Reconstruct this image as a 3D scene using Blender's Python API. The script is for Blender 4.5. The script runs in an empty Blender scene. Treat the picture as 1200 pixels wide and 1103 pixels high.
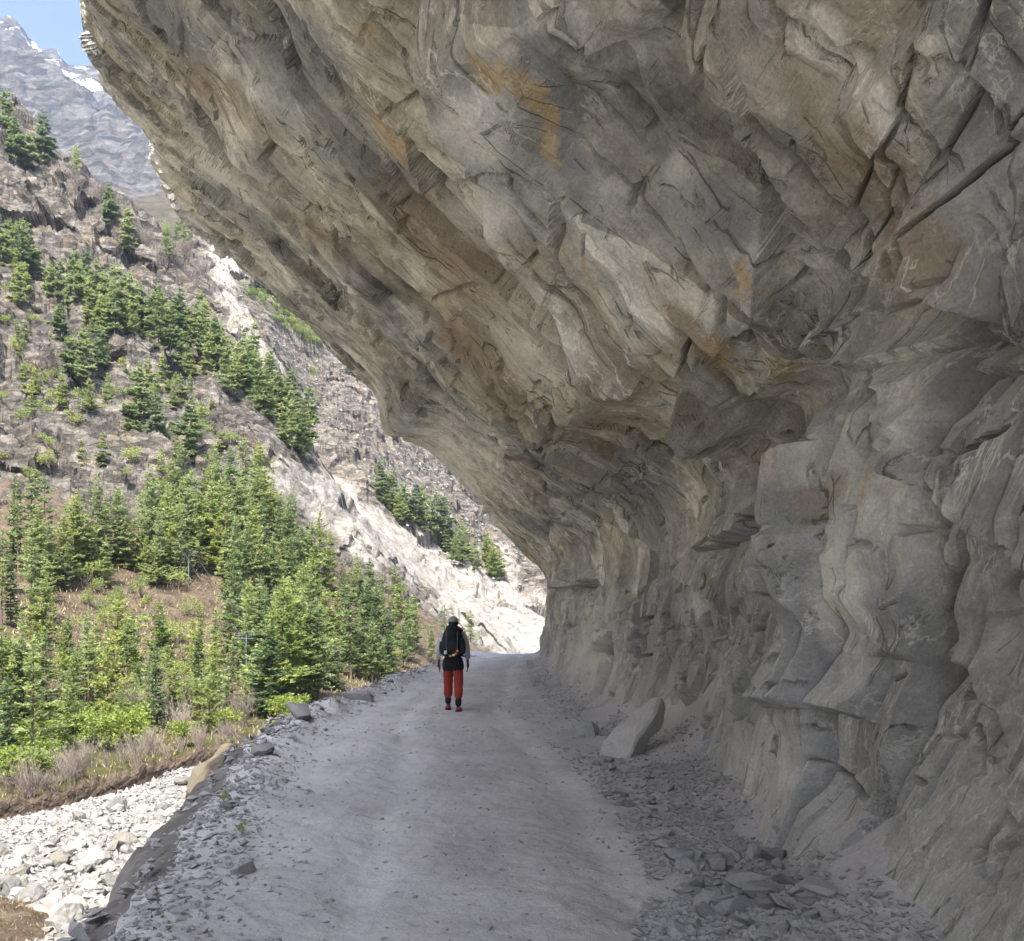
import bpy, bmesh, math, random
import numpy as np
from mathutils import Vector, Matrix, Quaternion
R = math.radians
random.seed(11)
sc = bpy.context.scene
COL = sc.collection

# ------------------------------------------------------------------ camera, sky, sun, exposure
F, HY, ZC = 1152.0, 725.0, 1.65          # focal length and horizon of the photograph (1200 px wide), eye height
cam = bpy.data.cameras.new('camera')
camo = bpy.data.objects.new('camera', cam); COL.objects.link(camo)
camo.location = (0, 0, ZC); camo.rotation_euler = (R(90), 0, 0)
cam.sensor_width = 36; cam.lens = 36 * F / 1200
cam.shift_y = (HY - 551.5) / 1200
cam.clip_start = 0.1; cam.clip_end = 8000
sc.camera = camo

SUN_AZ, SUN_EL = -170.0, 56.0            # azimuth from +Y, clockwise
w = bpy.data.worlds.new('World'); sc.world = w; w.use_nodes = True
nt = w.node_tree
bg = nt.nodes['Background']; bg.inputs['Strength'].default_value = 0.08
sky = nt.nodes.new('ShaderNodeTexSky'); sky.sky_type = 'NISHITA'; sky.sun_disc = False
sky.sun_elevation = R(SUN_EL); sky.sun_rotation = R(SUN_AZ % 360); sky.ozone_density = 7.0; sky.altitude = 0; sky.air_density = 0.6; sky.dust_density = 8.5
tc = nt.nodes.new('ShaderNodeTexCoord')
dp = nt.nodes.new('ShaderNodeVectorMath'); dp.operation = 'DISTANCE'
_d = Vector((-0.425, 1, 0.528)).normalized(); dp.inputs[1].default_value = _d
mr = nt.nodes.new('ShaderNodeMapRange'); mr.inputs['From Min'].default_value = 0.004; mr.inputs['From Max'].default_value = 0.022
mr.inputs['To Min'].default_value = 1; mr.inputs['To Max'].default_value = 0
nz = nt.nodes.new('ShaderNodeTexNoise'); nz.inputs['Scale'].default_value = 55; nz.inputs['Detail'].default_value = 6
ad = nt.nodes.new('ShaderNodeMath'); ad.operation = 'ADD'
cr = nt.nodes.new('ShaderNodeMapRange'); cr.inputs['From Min'].default_value = 0.75; cr.inputs['From Max'].default_value = 1.35
mx = nt.nodes.new('ShaderNodeMix'); mx.data_type = 'RGBA'
mx.inputs['B'].default_value = (3.4, 3.5, 3.6, 1)
L = nt.links.new
L(tc.outputs['Generated'], dp.inputs[0]); L(dp.outputs['Value'], mr.inputs['Value']); L(tc.outputs['Generated'], nz.inputs['Vector'])
L(mr.outputs[0], ad.inputs[0]); L(nz.outputs[0], ad.inputs[1]); L(ad.outputs[0], cr.inputs['Value']); L(cr.outputs[0], mx.inputs['Factor'])
L(sky.outputs[0], mx.inputs['A']); L(mx.outputs['Result'], bg.inputs['Color'])

sl = bpy.data.lights.new('sun', 'SUN'); sl.energy = 2.0; sl.angle = R(0.5); sl.color = (1.0, 0.955, 0.88)
so = bpy.data.objects.new('sun', sl); COL.objects.link(so)
_to = Vector((math.sin(R(SUN_AZ)) * math.cos(R(SUN_EL)), math.cos(R(SUN_AZ)) * math.cos(R(SUN_EL)), math.sin(R(SUN_EL))))
so.rotation_euler = _to.to_track_quat('Z', 'Y').to_euler(); so.location = (0, -20, 60)
vs = sc.view_settings; sc.display_settings.display_device = 'sRGB'
vs.view_transform = 'Standard'; vs.look = 'None'; vs.gamma = 1; vs.use_curve_mapping = False
vs.exposure = 2.75
cy = sc.cycles
cy.max_bounces = 10; cy.diffuse_bounces = 8; cy.glossy_bounces = 2; cy.transmission_bounces = 4; cy.transparent_max_bounces = 8
cy.volume_bounces = 0; cy.sample_clamp_indirect = 6
cy.use_denoising = True

# ------------------------------------------------------------------ numeric noise
def _h(ix, iy, seed):
    n = (ix.astype(np.int64) * 374761393 + iy.astype(np.int64) * 668265263 + seed * 97471131).astype(np.uint32)
    n = (n ^ (n >> np.uint32(13))) * np.uint32(1274126177)
    n = (n ^ (n >> np.uint32(15))) * np.uint32(2246822519)
    return n ^ (n >> np.uint32(16))
def hf(ix, iy, seed): return _h(ix, iy, seed).astype(np.float32) / np.float32(4294967295.0)
_GA = np.linspace(0, 2 * np.pi, 32, endpoint=False); _GX = np.cos(_GA).astype(np.float32); _GY = np.sin(_GA).astype(np.float32)
def n2(x, y, seed=0):
    """gradient noise, about -1..1"""
    x = np.asarray(x, np.float32); y = np.asarray(y, np.float32)
    x0 = np.floor(x); y0 = np.floor(y); fx = x - x0; fy = y - y0
    ix = x0.astype(np.int32); iy = y0.astype(np.int32)
    u = fx * fx * fx * (fx * (fx * 6 - 15) + 10); v = fy * fy * fy * (fy * (fy * 6 - 15) + 10)
    def g(dx, dy):
        k = (_h(ix + dx, iy + dy, seed) & np.uint32(31)).astype(np.int32)
        return _GX[k] * (fx - dx) + _GY[k] * (fy - dy)
    a = g(0, 0); a = a + u * (g(1, 0) - a); b = g(0, 1); b = b + u * (g(1, 1) - b)
    return (a + v * (b - a)) * 1.5
def fbm(x, y, o=4, seed=0, gain=0.5):
    r = 0; a = 1.0; s = 0
    for k in range(o):
        r = r + a * n2(x * 2.03 ** k, y * 2.03 ** k, seed + 17 * k); s += a; a *= gain
    return r / s
def ridged(x, y, o=4, seed=0):
    r = 0; a = 1.0; s = 0
    for k in range(o):
        r = r + a * (1 - np.abs(n2(x * 2.1 ** k, y * 2.1 ** k, seed + 13 * k)) * 2); s += a; a *= 0.5
    return r / s
def worley(x, y, seed=0):
    """F1, F2, cell random (3), offset from the cell's centre"""
    x = np.asarray(x, np.float32); y = np.asarray(y, np.float32)
    x0 = np.floor(x).astype(np.int32); y0 = np.floor(y).astype(np.int32)
    f1 = np.full(x.shape, 9, np.float32); f2 = f1.copy(); ci = x0.copy(); cj = y0.copy(); ox = np.zeros_like(x); oy = np.zeros_like(x)
    for di in (-1, 0, 1):
        for dj in (-1, 0, 1):
            i = x0 + di; j = y0 + dj
            dx = x - (i + hf(i, j, seed + 1)); dy = y - (j + hf(i, j, seed + 2))
            d = np.sqrt(dx * dx + dy * dy); m = d < f1
            f2 = np.where(m, f1, np.minimum(f2, d)); f1 = np.where(m, d, f1)
            ci = np.where(m, i, ci); cj = np.where(m, j, cj); ox = np.where(m, dx, ox); oy = np.where(m, dy, oy)
    return f1, f2, hf(ci, cj, seed + 3), hf(ci, cj, seed + 4), hf(ci, cj, seed + 5), ox, oy
def facet(x, y, seed=0, wob=0.3):
    """continuous noise made of flat triangles with sharp creases, -1..1"""
    x = np.asarray(x, np.float32); y = np.asarray(y, np.float32)
    if wob: x, y = x + wob * n2(x * 0.45, y * 0.45, seed + 50), y + wob * n2(x * 0.45, y * 0.45, seed + 51)
    x0 = np.floor(x); y0 = np.floor(y); fx = x - x0; fy = y - y0; i = x0.astype(np.int32); j = y0.astype(np.int32)
    a = hf(i, j, seed); b = hf(i + 1, j, seed); c = hf(i, j + 1, seed); d = hf(i + 1, j + 1, seed); k = hf(i, j, seed + 9) > 0.5
    A = np.where(fx >= fy, a + (b - a) * fx + (d - b) * fy, a + (c - a) * fy + (d - c) * fx)
    B = np.where(fx + fy <= 1, a + (b - a) * fx + (c - a) * fy, d + (c - d) * (1 - fx) + (b - d) * (1 - fy))
    return np.where(k, A, B) * 2 - 1
def brick(x, y, seed=0, skew=0.0):
    """jointed rock: strips of y cut into blocks along x; local coordinates, distance to the nearest joint and three random numbers per block"""
    x = np.asarray(x, np.float32); y = np.asarray(y, np.float32); z_ = lambda a: np.zeros(a.shape, np.int32)
    def cut(v, row, sd):
        j = np.floor(v).astype(np.int32); b = lambda q: q + 0.75 * (hf(q, row, sd) - 0.5)
        j = np.where(v < b(j), j - 1, np.where(v >= b(j + 1), j + 1, j)); lo, hi = b(j), b(j + 1)
        return j, (v - lo) / (hi - lo) - 0.5, np.minimum(v - lo, hi - v)
    j, v, ey = cut(y, z_(y), seed)
    xs = x * (0.7 + 0.6 * hf(j, z_(y), seed + 1)) + 7.3 * hf(j, z_(y), seed + 2) + skew * v * (hf(j, z_(y), seed + 3) - 0.5)
    i, u, ex = cut(xs, j, seed + 4)
    return u, v, ex, ey, hf(i, j, seed + 5), hf(i, j, seed + 6), hf(i, j, seed + 7)
def sstep(a, b, x):
    t = np.clip((x - a) / (b - a), 0, 1); return t * t * (3 - 2 * t)
def poly_sd(px, py, pts):
    """distance in px to a polyline, and side (+ = right hand when walking along it on screen)"""
    best = np.full(px.shape, 1e9, np.float32); side = np.zeros(px.shape, np.float32); along = np.zeros(px.shape, np.float32)
    n = len(pts) - 1
    for k in range(n):
        ax, ay = pts[k]; bx, by = pts[k + 1]; ex, ey = bx - ax, by - ay; l2 = ex * ex + ey * ey
        t = ((px - ax) * ex + (py - ay) * ey) / l2; tcl = np.clip(t, 0, 1)
        d = np.hypot(px - ax - tcl * ex, py - ay - tcl * ey)
        s = np.sign(ex * (py - ay) - ey * (px - ax))
        m = d < best; best = np.where(m, d, best); side = np.where(m, s, side); along = np.where(m, (k + np.clip(t, -1 if k == 0 else 0, 2 if k == n - 1 else 1)) / n, along)
    return best, side, along
def in_poly(px, py, pts):
    c = np.zeros(px.shape, bool); n = len(pts)
    for i in range(n):
        x1, y1 = pts[i]; x2, y2 = pts[(i + 1) % n]
        if y1 == y2: continue
        m = ((py < y1) != (py < y2)) & (px < (x2 - x1) * (py - y1) / (y2 - y1) + x1); c ^= m
    return c

# ------------------------------------------------------------------ mesh and node helpers
def link(o, parent=None):
    COL.objects.link(o)
    if parent: o.parent = parent
    return o
def tag(o, label=None, cat=None, group=None, kind=None):
    for k, v in (('label', label), ('category', cat), ('group', group), ('kind', kind)):
        if v: o[k] = v
    return o
def grid_mesh(name, P, smooth=False, flip=False):
    """P: (rows, cols, 3) -> mesh of quads"""
    nr, nc = P.shape[:2]; me = bpy.data.meshes.new(name)
    me.vertices.add(nr * nc); me.vertices.foreach_set('co', P.reshape(-1).astype(np.float32))
    idx = np.arange(nr * nc, dtype=np.int32).reshape(nr, nc)
    q = np.stack([idx[:-1, :-1], idx[:-1, 1:], idx[1:, 1:], idx[1:, :-1]], -1).reshape(-1, 4)
    if flip: q = q[:, ::-1]
    nf = len(q)
    me.loops.add(nf * 4); me.loops.foreach_set('vertex_index', q.reshape(-1))
    me.polygons.add(nf); me.polygons.foreach_set('loop_start', np.arange(nf, dtype=np.int32) * 4)
    me.polygons.foreach_set('use_smooth', np.full(nf, smooth)); me.update(calc_edges=True)
    return me
def soup_mesh(name, V, faces4, smooth=False, mat_idx=None):
    """V (n,3), faces (m,k)"""
    me = bpy.data.meshes.new(name); V = np.asarray(V, np.float32); q = np.asarray(faces4, np.int32); k = q.shape[1]
    me.vertices.add(len(V)); me.vertices.foreach_set('co', V.reshape(-1))
    me.loops.add(len(q) * k); me.loops.foreach_set('vertex_index', q.reshape(-1))
    me.polygons.add(len(q)); me.polygons.foreach_set('loop_start', np.arange(len(q), dtype=np.int32) * k)
    me.polygons.foreach_set('use_smooth', np.full(len(q), smooth))
    if mat_idx is not None: me.polygons.foreach_set('material_index', np.asarray(mat_idx, np.int32))
    me.update(calc_edges=True); return me
def attr(me, name, typ, data):
    a = me.attributes.new(name, typ, 'POINT')
    a.data.foreach_set({'FLOAT': 'value', 'FLOAT_VECTOR': 'vector', 'FLOAT_COLOR': 'color'}[typ], np.ascontiguousarray(data, np.float32).reshape(-1))
class N:
    """small node-tree writer"""
    def __init__(s, name, rough=0.9, spec=0.25):
        s.m = bpy.data.materials.new(name); s.m.use_nodes = True; s.t = s.m.node_tree
        s.b = s.t.nodes['Principled BSDF']; s.b.inputs['Roughness'].default_value = rough; s.b.inputs['Specular IOR Level'].default_value = spec
    def n(s, typ, **kw):
        x = s.t.nodes.new('ShaderNode' + typ)
        for k, v in kw.items(): setattr(x, k, v)
        return x
    def put(s, sock, v):
        if hasattr(v, 'is_output'): s.t.links.new(v, sock)
        elif v is not None: sock.default_value = v
    def attr(s, name, out='Vector'):
        x = s.n('Attribute', attribute_name=name); return x.outputs[out]
    def sep(s, v):
        x = s.n('SeparateXYZ'); s.put(x.inputs[0], v); return x.outputs
    def sepc(s, name):
        a = s.n('Attribute', attribute_name=name); x = s.n('SeparateColor'); s.put(x.inputs[0], a.outputs['Color']); return (*x.outputs, a.outputs['Alpha'])
    def pos(s): return s.n('NewGeometry').outputs['Position']
    def obj(s): return s.n('TexCoord').outputs['Object']
    def nrm(s): return s.n('NewGeometry').outputs['Normal']
    def map(s, v, scale=(1, 1, 1), rot=(0, 0, 0)):
        x = s.n('Mapping'); s.put(x.inputs['Vector'], v); x.inputs['Scale'].default_value = scale; x.inputs['Rotation'].default_value = rot; return x.outputs[0]
    def noise(s, v, scale, detail=5, rough=0.55, dist=0):
        x = s.n('TexNoise'); s.put(x.inputs['Vector'], v); x.inputs['Scale'].default_value = scale; x.inputs['Detail'].default_value = detail
        x.inputs['Roughness'].default_value = rough; x.inputs['Distortion'].default_value = dist; return x.outputs[0]
    def vor(s, v, scale, feature='F1', out='Distance'):
        x = s.n('TexVoronoi', feature=feature); s.put(x.inputs['Vector'], v); x.inputs['Scale'].default_value = scale; return x.outputs[out]
    def rng(s, v, a, b, c=0, d=1):
        x = s.n('MapRange'); s.put(x.inputs[0], v); x.inputs[1].default_value = a; x.inputs[2].default_value = b; x.inputs[3].default_value = c; x.inputs[4].default_value = d; return x.outputs[0]
    def ma(s, op, a, b=None):
        x = s.n('Math', operation=op); s.put(x.inputs[0], a); s.put(x.inputs[1], b); return x.outputs[0]
    def ramp(s, v, stops):
        x = s.n('ValToRGB'); s.put(x.inputs[0], v); e = x.color_ramp.elements
        while len(e) < len(stops): e.new(0.5)
        for el, (p, c) in zip(e, stops): el.position = p; el.color = (*c, 1)
        return x.outputs[0]
    def mix(s, f, a, b, mode='MIX'):
        x = s.n('Mix', data_type='RGBA', blend_type=mode); s.put(x.inputs['Factor'], f)
        for k, v in (('A', a), ('B', b)):
            if isinstance(v, tuple) and len(v) == 3: v = (*v, 1)
            s.put(x.inputs[k], v)
        return x.outputs['Result']
    def grey(s, v):
        x = s.n('CombineColor'); [s.put(i, v) for i in x.inputs]; return x.outputs[0]
    def bump(s, h, strength=0.5, dist=0.02, prev=None):
        x = s.n('Bump'); s.put(x.inputs['Height'], h); x.inputs['Strength'].default_value = strength; x.inputs['Distance'].default_value = dist
        if prev is not None: s.put(x.inputs['Normal'], prev)
        return x.outputs[0]
    def done(s, col, nrm=None):
        if isinstance(col, tuple) and len(col) == 3: col = (*col, 1)
        s.put(s.b.inputs['Base Color'], col)
        if nrm is not None: s.put(s.b.inputs['Normal'], nrm)
        return s.m

# ------------------------------------------------------------------ materials
def mat_cliff():
    k = N('cliff_rock', 0.88, 0.2)
    rk = k.attr('rk'); P = k.pos(); st = k.sepc('stain'); st2 = k.sepc('paint_and_shade')
    base = k.ramp(k.noise(P, 0.9, 9, 0.62, 0.6), [(0.34, (0.105, 0.102, 0.096)), (0.46, (0.225, 0.217, 0.198)), (0.55, (0.315, 0.302, 0.270)), (0.66, (0.43, 0.415, 0.375))])
    warm = k.rng(k.noise(P, 0.33, 5, 0.6, 0.8), 0.47, 0.66)
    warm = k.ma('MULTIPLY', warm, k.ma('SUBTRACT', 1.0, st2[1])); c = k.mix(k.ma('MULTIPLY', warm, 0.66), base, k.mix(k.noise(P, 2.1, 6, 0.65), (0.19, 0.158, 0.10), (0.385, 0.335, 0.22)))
    c = k.mix(k.ma('MULTIPLY', st2[1], 0.66), c, k.mix(k.noise(P, 1.3, 7, 0.65), (0.115, 0.119, 0.128), (0.235, 0.240, 0.250)))  # blue-grey schist of the right wall, darkened further to put in light falloff
    cool = k.rng(k.noise(k.map(P, (1.3, 1, 1)), 0.42, 6, 0.6, 0.5), 0.52, 0.68)
    c = k.mix(k.ma('MULTIPLY', cool, 0.6), c, (0.19, 0.195, 0.20))
    # foliation streaks
    s1 = k.noise(k.map(rk, (0.7, 9, 1)), 1.0, 8, 0.68, 0.35)
    s2 = k.noise(k.map(rk, (2.2, 46, 1)), 1.0, 5, 0.6, 0.2)
    msk = k.rng(k.noise(P, 0.55, 4, 0.6), 0.42, 0.62); msk2 = k.rng(k.noise(P, 0.9, 5, 0.6), 0.50, 0.66)
    c = k.mix(k.rng(msk, 0, 1, 0.35, 1.0), c, k.mix(1.0, c, k.grey(k.rng(s1, 0.33, 0.67, 0.74, 1.22)), 'MULTIPLY'))
    c = k.mix(msk2, c, k.mix(1.0, c, k.grey(k.rng(s2, 0.3, 0.7, 0.80, 1.18)), 'MULTIPLY'))
    blot = k.noise(P, 4.5, 8, 0.72, 0.3); c = k.mix(1.0, c, k.grey(k.rng(blot, 0.3, 0.7, 0.60, 1.36)), 'MULTIPLY')
    plate = k.sep(k.vor(k.map(rk, (0.8, 1.7, 0)), 1.0, 'F1', 'Color'))[0]; c = k.mix(1.0, c, k.grey(k.rng(plate, 0, 1, 0.70, 1.27)), 'MULTIPLY')
    # stains
    nb = k.noise(P, 3.0, 6, 0.65)
    def broken(v, lo=0.22, hi=0.58):
        return k.rng(k.ma('ADD', k.ma('MULTIPLY', v, 1.0), k.ma('MULTIPLY', k.ma('SUBTRACT', nb, 0.5), 0.9)), lo, hi)
    c = k.mix(k.ma('MULTIPLY', broken(st[2]), 0.75), c, k.mix(s1, (0.40, 0.385, 0.345), (0.52, 0.50, 0.46)))
    c = k.mix(k.ma('MULTIPLY', broken(st[1]), 0.75), c, k.mix(s1, (0.135, 0.098, 0.070), (0.225, 0.178, 0.125)))
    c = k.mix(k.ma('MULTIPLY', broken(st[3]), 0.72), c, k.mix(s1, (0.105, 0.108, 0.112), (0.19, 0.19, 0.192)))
    ow = k.ma('ADD', st[0], k.ma('ADD', k.ma('MULTIPLY', k.ma('SUBTRACT', k.noise(k.map(rk, (1.2, 4.0, 1)), 1.6, 7, 0.7), 0.5), 2.4), k.ma('MULTIPLY', k.ma('SUBTRACT', nb, 0.5), 1.6)))
    ow = k.ma('MULTIPLY', k.rng(ow, 0.55, 0.85), k.rng(st[0], 0.08, 0.3)); c = k.mix(k.ma('MULTIPLY', ow, 0.82), c, k.mix(k.noise(k.map(rk, (1.5, 9, 1)), 1.5, 7, 0.68), (0.15, 0.095, 0.048), (0.42, 0.33, 0.19)))
    vv = k.n('VectorMath', operation='ADD'); k.put(vv.inputs[0], k.map(rk, (0.75, 3.4, 0))); dn = k.n('TexNoise'); k.put(dn.inputs['Vector'], P); dn.inputs['Scale'].default_value = 3.0; dn.inputs['Detail'].default_value = 6
    sc_ = k.n('VectorMath', operation='SCALE'); k.put(sc_.inputs[0], dn.outputs['Color']); sc_.inputs['Scale'].default_value = 0.16; k.put(vv.inputs[1], sc_.outputs[0])
    edge = k.vor(vv.outputs[0], 1.0, 'DISTANCE_TO_EDGE'); seam = k.ma('MULTIPLY', k.rng(edge, 0.0, 0.022, 1, 0), k.rng(k.noise(P, 1.7, 5, 0.65), 0.52, 0.62))
    edge2 = k.vor(vv.outputs[0], 2.7, 'DISTANCE_TO_EDGE'); seam2 = k.ma('MULTIPLY', k.rng(edge2, 0.0, 0.030, 1, 0), k.rng(k.noise(P, 2.6, 5, 0.65), 0.54, 0.64))
    c = k.mix(k.ma('MULTIPLY', k.ma('MAXIMUM', seam, k.ma('MULTIPLY', seam2, 0.7)), 0.3), c, (0.075, 0.062, 0.050))
    # white calcite veins and pale scratches
    v = k.ma('ABSOLUTE', k.ma('SUBTRACT', k.noise(k.map(rk, (0.9, 2.4, 1)), 1.7, 6, 0.62, 0.4), 0.5))
    vm = k.ma('MULTIPLY', k.rng(v, 0.0, 0.016, 1, 0), k.rng(k.noise(P, 0.7, 3), 0.48, 0.62))
    c = k.mix(k.ma('MULTIPLY', vm, 0.6), c, (0.56, 0.54, 0.50))
    # dust lying on ledges and over the foot of the wall
    up = k.sep(k.nrm())[2]; z = k.sep(P)[2]
    dust = k.rng(k.ma('ADD', up, k.ma('MULTIPLY', k.ma('SUBTRACT', k.noise(P, 6, 5), 0.5), 0.7)), 0.15, 0.6)
    low = k.rng(k.ma('ADD', z, k.ma('MULTIPLY', k.ma('SUBTRACT', k.noise(P, 1.1, 6, 0.6), 0.5), 4.2)), 0.2, 3.0, 1, 0)
    c = k.mix(k.ma('MULTIPLY', low, 0.56), c, (0.245, 0.247, 0.253))
    c = k.mix(k.ma('MULTIPLY', dust, 0.75), c, (0.290, 0.290, 0.290))
    c = k.mix(k.ma('MULTIPLY', st2[0], 0.75), c, (0.06, 0.17, 0.42))
    sp = k.noise(P, 55, 3, 0.7); c = k.mix(1.0, c, k.grey(k.rng(sp, 0.25, 0.75, 0.80, 1.22)), 'MULTIPLY')
    b0 = k.bump(k.ma('SUBTRACT', 1.0, k.ma('MAXIMUM', seam, seam2)), 0.9, 0.05)
    b = k.bump(k.noise(k.map(rk, (3, 26, 1)), 1.0, 8, 0.68, 0.2), 0.4, 0.03, b0)
    b = k.bump(k.noise(P, 11, 10, 0.70), 0.75, 0.035, b)
    c = k.mix(1.0, c, (1.74, 1.76, 1.69), 'MULTIPLY')
    return k.done(c, b)
def mat_road():
    k = N('road_dust', 0.95, 0.12); P = k.pos()
    c = k.ramp(k.noise(P, 0.8, 7, 0.6, 0.3), [(0.3, (0.268, 0.262, 0.252)), (0.55, (0.325, 0.318, 0.306)), (0.75, (0.385, 0.376, 0.36))])
    c = k.mix(k.rng(k.noise(k.map(P, (3, 0.5, 1)), 0.9, 6, 0.6, 0.4), 0.5, 0.72, 0, 0.5), c, (0.375, 0.362, 0.34))
    c = k.mix(1.0, c, k.grey(k.rng(k.noise(P, 40, 4, 0.7), 0.25, 0.75, 0.84, 1.16)), 'MULTIPLY')
    tk = k.ma('MULTIPLY', k.attr('track', 'Fac'), k.rng(k.noise(k.map(P, (2, 0.6, 1)), 1.5, 6, 0.65), 0.38, 0.62)); c = k.mix(k.ma('MULTIPLY', tk, 0.55), c, (0.43, 0.42, 0.40))
    pb = k.rng(k.vor(P, 9), 0.0, 0.16, 1, 0); pm = k.ma('MULTIPLY', pb, k.rng(k.noise(P, 1.6, 4), 0.52, 0.62))
    c = k.mix(k.ma('MULTIPLY', pm, 0.4), c, (0.20, 0.195, 0.19))
    c = k.mix(1.0, c, (1.44, 1.46, 1.53), 'MULTIPLY')
    b = k.bump(k.noise(P, 5, 9, 0.66), 0.55, 0.06); b = k.bump(k.noise(P, 45, 4, 0.7), 0.6, 0.012, b)
    return k.done(c, b)
def mat_bank():
    k = N('bank_rubble', 0.95, 0.12); P = k.pos()
    c = k.ramp(k.noise(P, 1.4, 8, 0.65, 0.4), [(0.3, (0.085, 0.083, 0.080)), (0.55, (0.165, 0.160, 0.150)), (0.75, (0.26, 0.25, 0.23))])
    v = k.vor(P, 5, 'DISTANCE_TO_EDGE'); b = k.bump(v, 0.6, 0.06); b = k.bump(k.noise(P, 12, 8, 0.7), 0.7, 0.05, b)
    return k.done(c, b)
def mat_riverbed():
    k = N('riverbed_gravel', 0.95, 0.1); P = k.pos()
    c = k.ramp(k.noise(P, 0.5, 8, 0.65, 0.4), [(0.3, (0.27, 0.255, 0.22)), (0.5, (0.40, 0.385, 0.34)), (0.7, (0.50, 0.485, 0.44))])
    cell = k.vor(P, 2.6, 'F1', 'Color'); c = k.mix(0.35, c, k.ramp(k.sep(cell)[0], [(0, (0.24, 0.23, 0.21)), (1, (0.54, 0.52, 0.48))]))
    c = k.mix(1.0, c, (0.38, 0.375, 0.365), 'MULTIPLY')
    b = k.bump(k.vor(P, 2.6, 'DISTANCE_TO_EDGE'), 0.7, 0.15); b = k.bump(k.noise(P, 8, 8, 0.7), 0.7, 0.08, b)
    return k.done(c, b)
def mat_hill(name, far=False):
    """m.r pale scree and the light-bouncing paling out of view, m.g bare rock, m.b green ground cover, m.a snow"""
    k = N(name, 0.95, 0.1); P = k.pos(); m = k.sepc('m'); f = 0.12 if far else 1.0
    n1 = k.noise(P, 0.10 * f, 9, 0.65, 0.5); n2_ = k.noise(P, 0.55 * f, 8, 0.68, 0.4); n3 = k.noise(P, 2.2 * f, 6, 0.7)
    dirt = k.ramp(n2_, [(0.28, (0.115, 0.088, 0.064)), (0.48, (0.215, 0.168, 0.120)), (0.62, (0.305, 0.245, 0.175)), (0.78, (0.36, 0.32, 0.25))])
    strata = k.noise(k.map(P, (0.9, 0.9, 0.9) if far else (0.5, 0.4, 0.95), (R(20), R(38), 0)), 0.5 * f, 9, 0.70, 0.8)
    rock = k.ramp(strata, [(0.28, (0.096, 0.089, 0.081)), (0.45, (0.188, 0.177, 0.160)), (0.56, (0.272, 0.252, 0.222)), (0.66, (0.31, 0.25, 0.17)), (0.8, (0.40, 0.37, 0.31))])
    blk = k.sep(k.vor(k.map(P, (0.16, 0.16, 0.42), (R(14), R(30), 0)), 2.2 * f, 'F1', 'Color'))[0]; blk2 = k.sep(k.vor(k.map(P, (0.5, 0.5, 1.3), (R(14), R(30), 0)), 2.2 * f, 'F1', 'Color'))[0]
    rock = k.mix(1.0, rock, k.grey(k.rng(blk, 0, 1, 0.45, 1.5)), 'MULTIPLY'); rock = k.mix(1.0, rock, k.grey(k.rng(blk2, 0, 1, 0.70, 1.25)), 'MULTIPLY')
    rock = k.mix(k.rng(n1, 0.55, 0.7, 0, 0.55), rock, (0.33, 0.25, 0.15))
    slope = k.sep(k.nrm())[2]
    rf = k.rng(k.ma('ADD', m[1], k.ma('ADD', k.ma('MULTIPLY', k.ma('SUBTRACT', n2_, 0.5), 1.3), k.ma('MULTIPLY', k.ma('SUBTRACT', 0.72, slope), 1.2))), 0.35, 0.62)
    c = k.mix(rf, dirt, rock)
    gf = k.rng(k.ma('ADD', m[2], k.ma('MULTIPLY', k.ma('SUBTRACT', n3, 0.5), 1.1)), 0.42, 0.7)
    c = k.mix(k.ma('MULTIPLY', gf, 0.85), c, k.mix(n2_, (0.085, 0.105, 0.028), (0.20, 0.215, 0.07)))
    pf = k.rng(k.ma('ADD', m[0], k.ma('MULTIPLY', k.ma('SUBTRACT', n2_, 0.5), 0.8)), 0.38, 0.62)
    pale = k.ramp(k.noise(P, 0.4, 9, 0.7, 0.4), [(0.32, (0.10, 0.087, 0.068)), (0.47, (0.24, 0.218, 0.182)), (0.66, (0.35, 0.33, 0.29))])
    c = k.mix(pf, c, pale)
    sf = k.rng(k.ma('ADD', m[3], k.ma('MULTIPLY', k.ma('SUBTRACT', k.noise(P, 0.018, 9, 0.7), 0.5), 1.6)), 0.5, 0.56)
    c = k.mix(sf, c, (0.85, 0.87, 0.9))
    c = k.mix(1.0, c, (0.30, 0.305, 0.325) if far else (0.52, 0.50, 0.475), 'MULTIPLY')
    c = k.mix(pf, c, pale)
    c = k.mix(sf, c, (0.8, 0.82, 0.86))
    b = k.bump(k.noise(P, 0.012, 9, 0.62), 0.9, 22.0) if far else k.bump(n3, 0.8, 0.35 / f, k.bump(n2_, 0.9, 0.9 / f)); b = k.bump(k.noise(P, 0.035, 9, 0.68, 0.3), 0.9, 6.0, b) if far else k.bump(strata, 0.7, 0.8 / f, b)
    return k.done(c, b)
def mat_stone(name, lo, hi, dusty=0.5, warm=0.25):
    k = N(name, 0.93, 0.15); O = k.obj(); ri = k.n('ObjectInfo').outputs['Random']
    c = k.mix(k.noise(O, 2.5, 8, 0.65, 0.5), lo, hi)
    c = k.mix(k.ma('MULTIPLY', k.rng(ri, 0.55, 1), warm), c, (hi[0] * 0.95, hi[1] * 0.82, hi[2] * 0.62))
    c = k.mix(1.0, c, k.grey(k.rng(k.ma('FRACT', k.ma('MULTIPLY', ri, 7.3)), 0, 1, 0.6, 1.25)), 'MULTIPLY')
    up = k.sep(k.nrm())[2]; c = k.mix(k.ma('MULTIPLY', k.rng(up, 0.25, 0.8), dusty), c, (hi[0] * 1.12, hi[1] * 1.12, hi[2] * 1.12))
    c = k.mix(1.0, c, k.grey(k.rng(k.noise(O, 30, 4, 0.7), 0.25, 0.75, 0.85, 1.15)), 'MULTIPLY')
    b = k.bump(k.noise(O, 9, 8, 0.7), 0.6, 0.05)
    return k.done(c, b)
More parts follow.
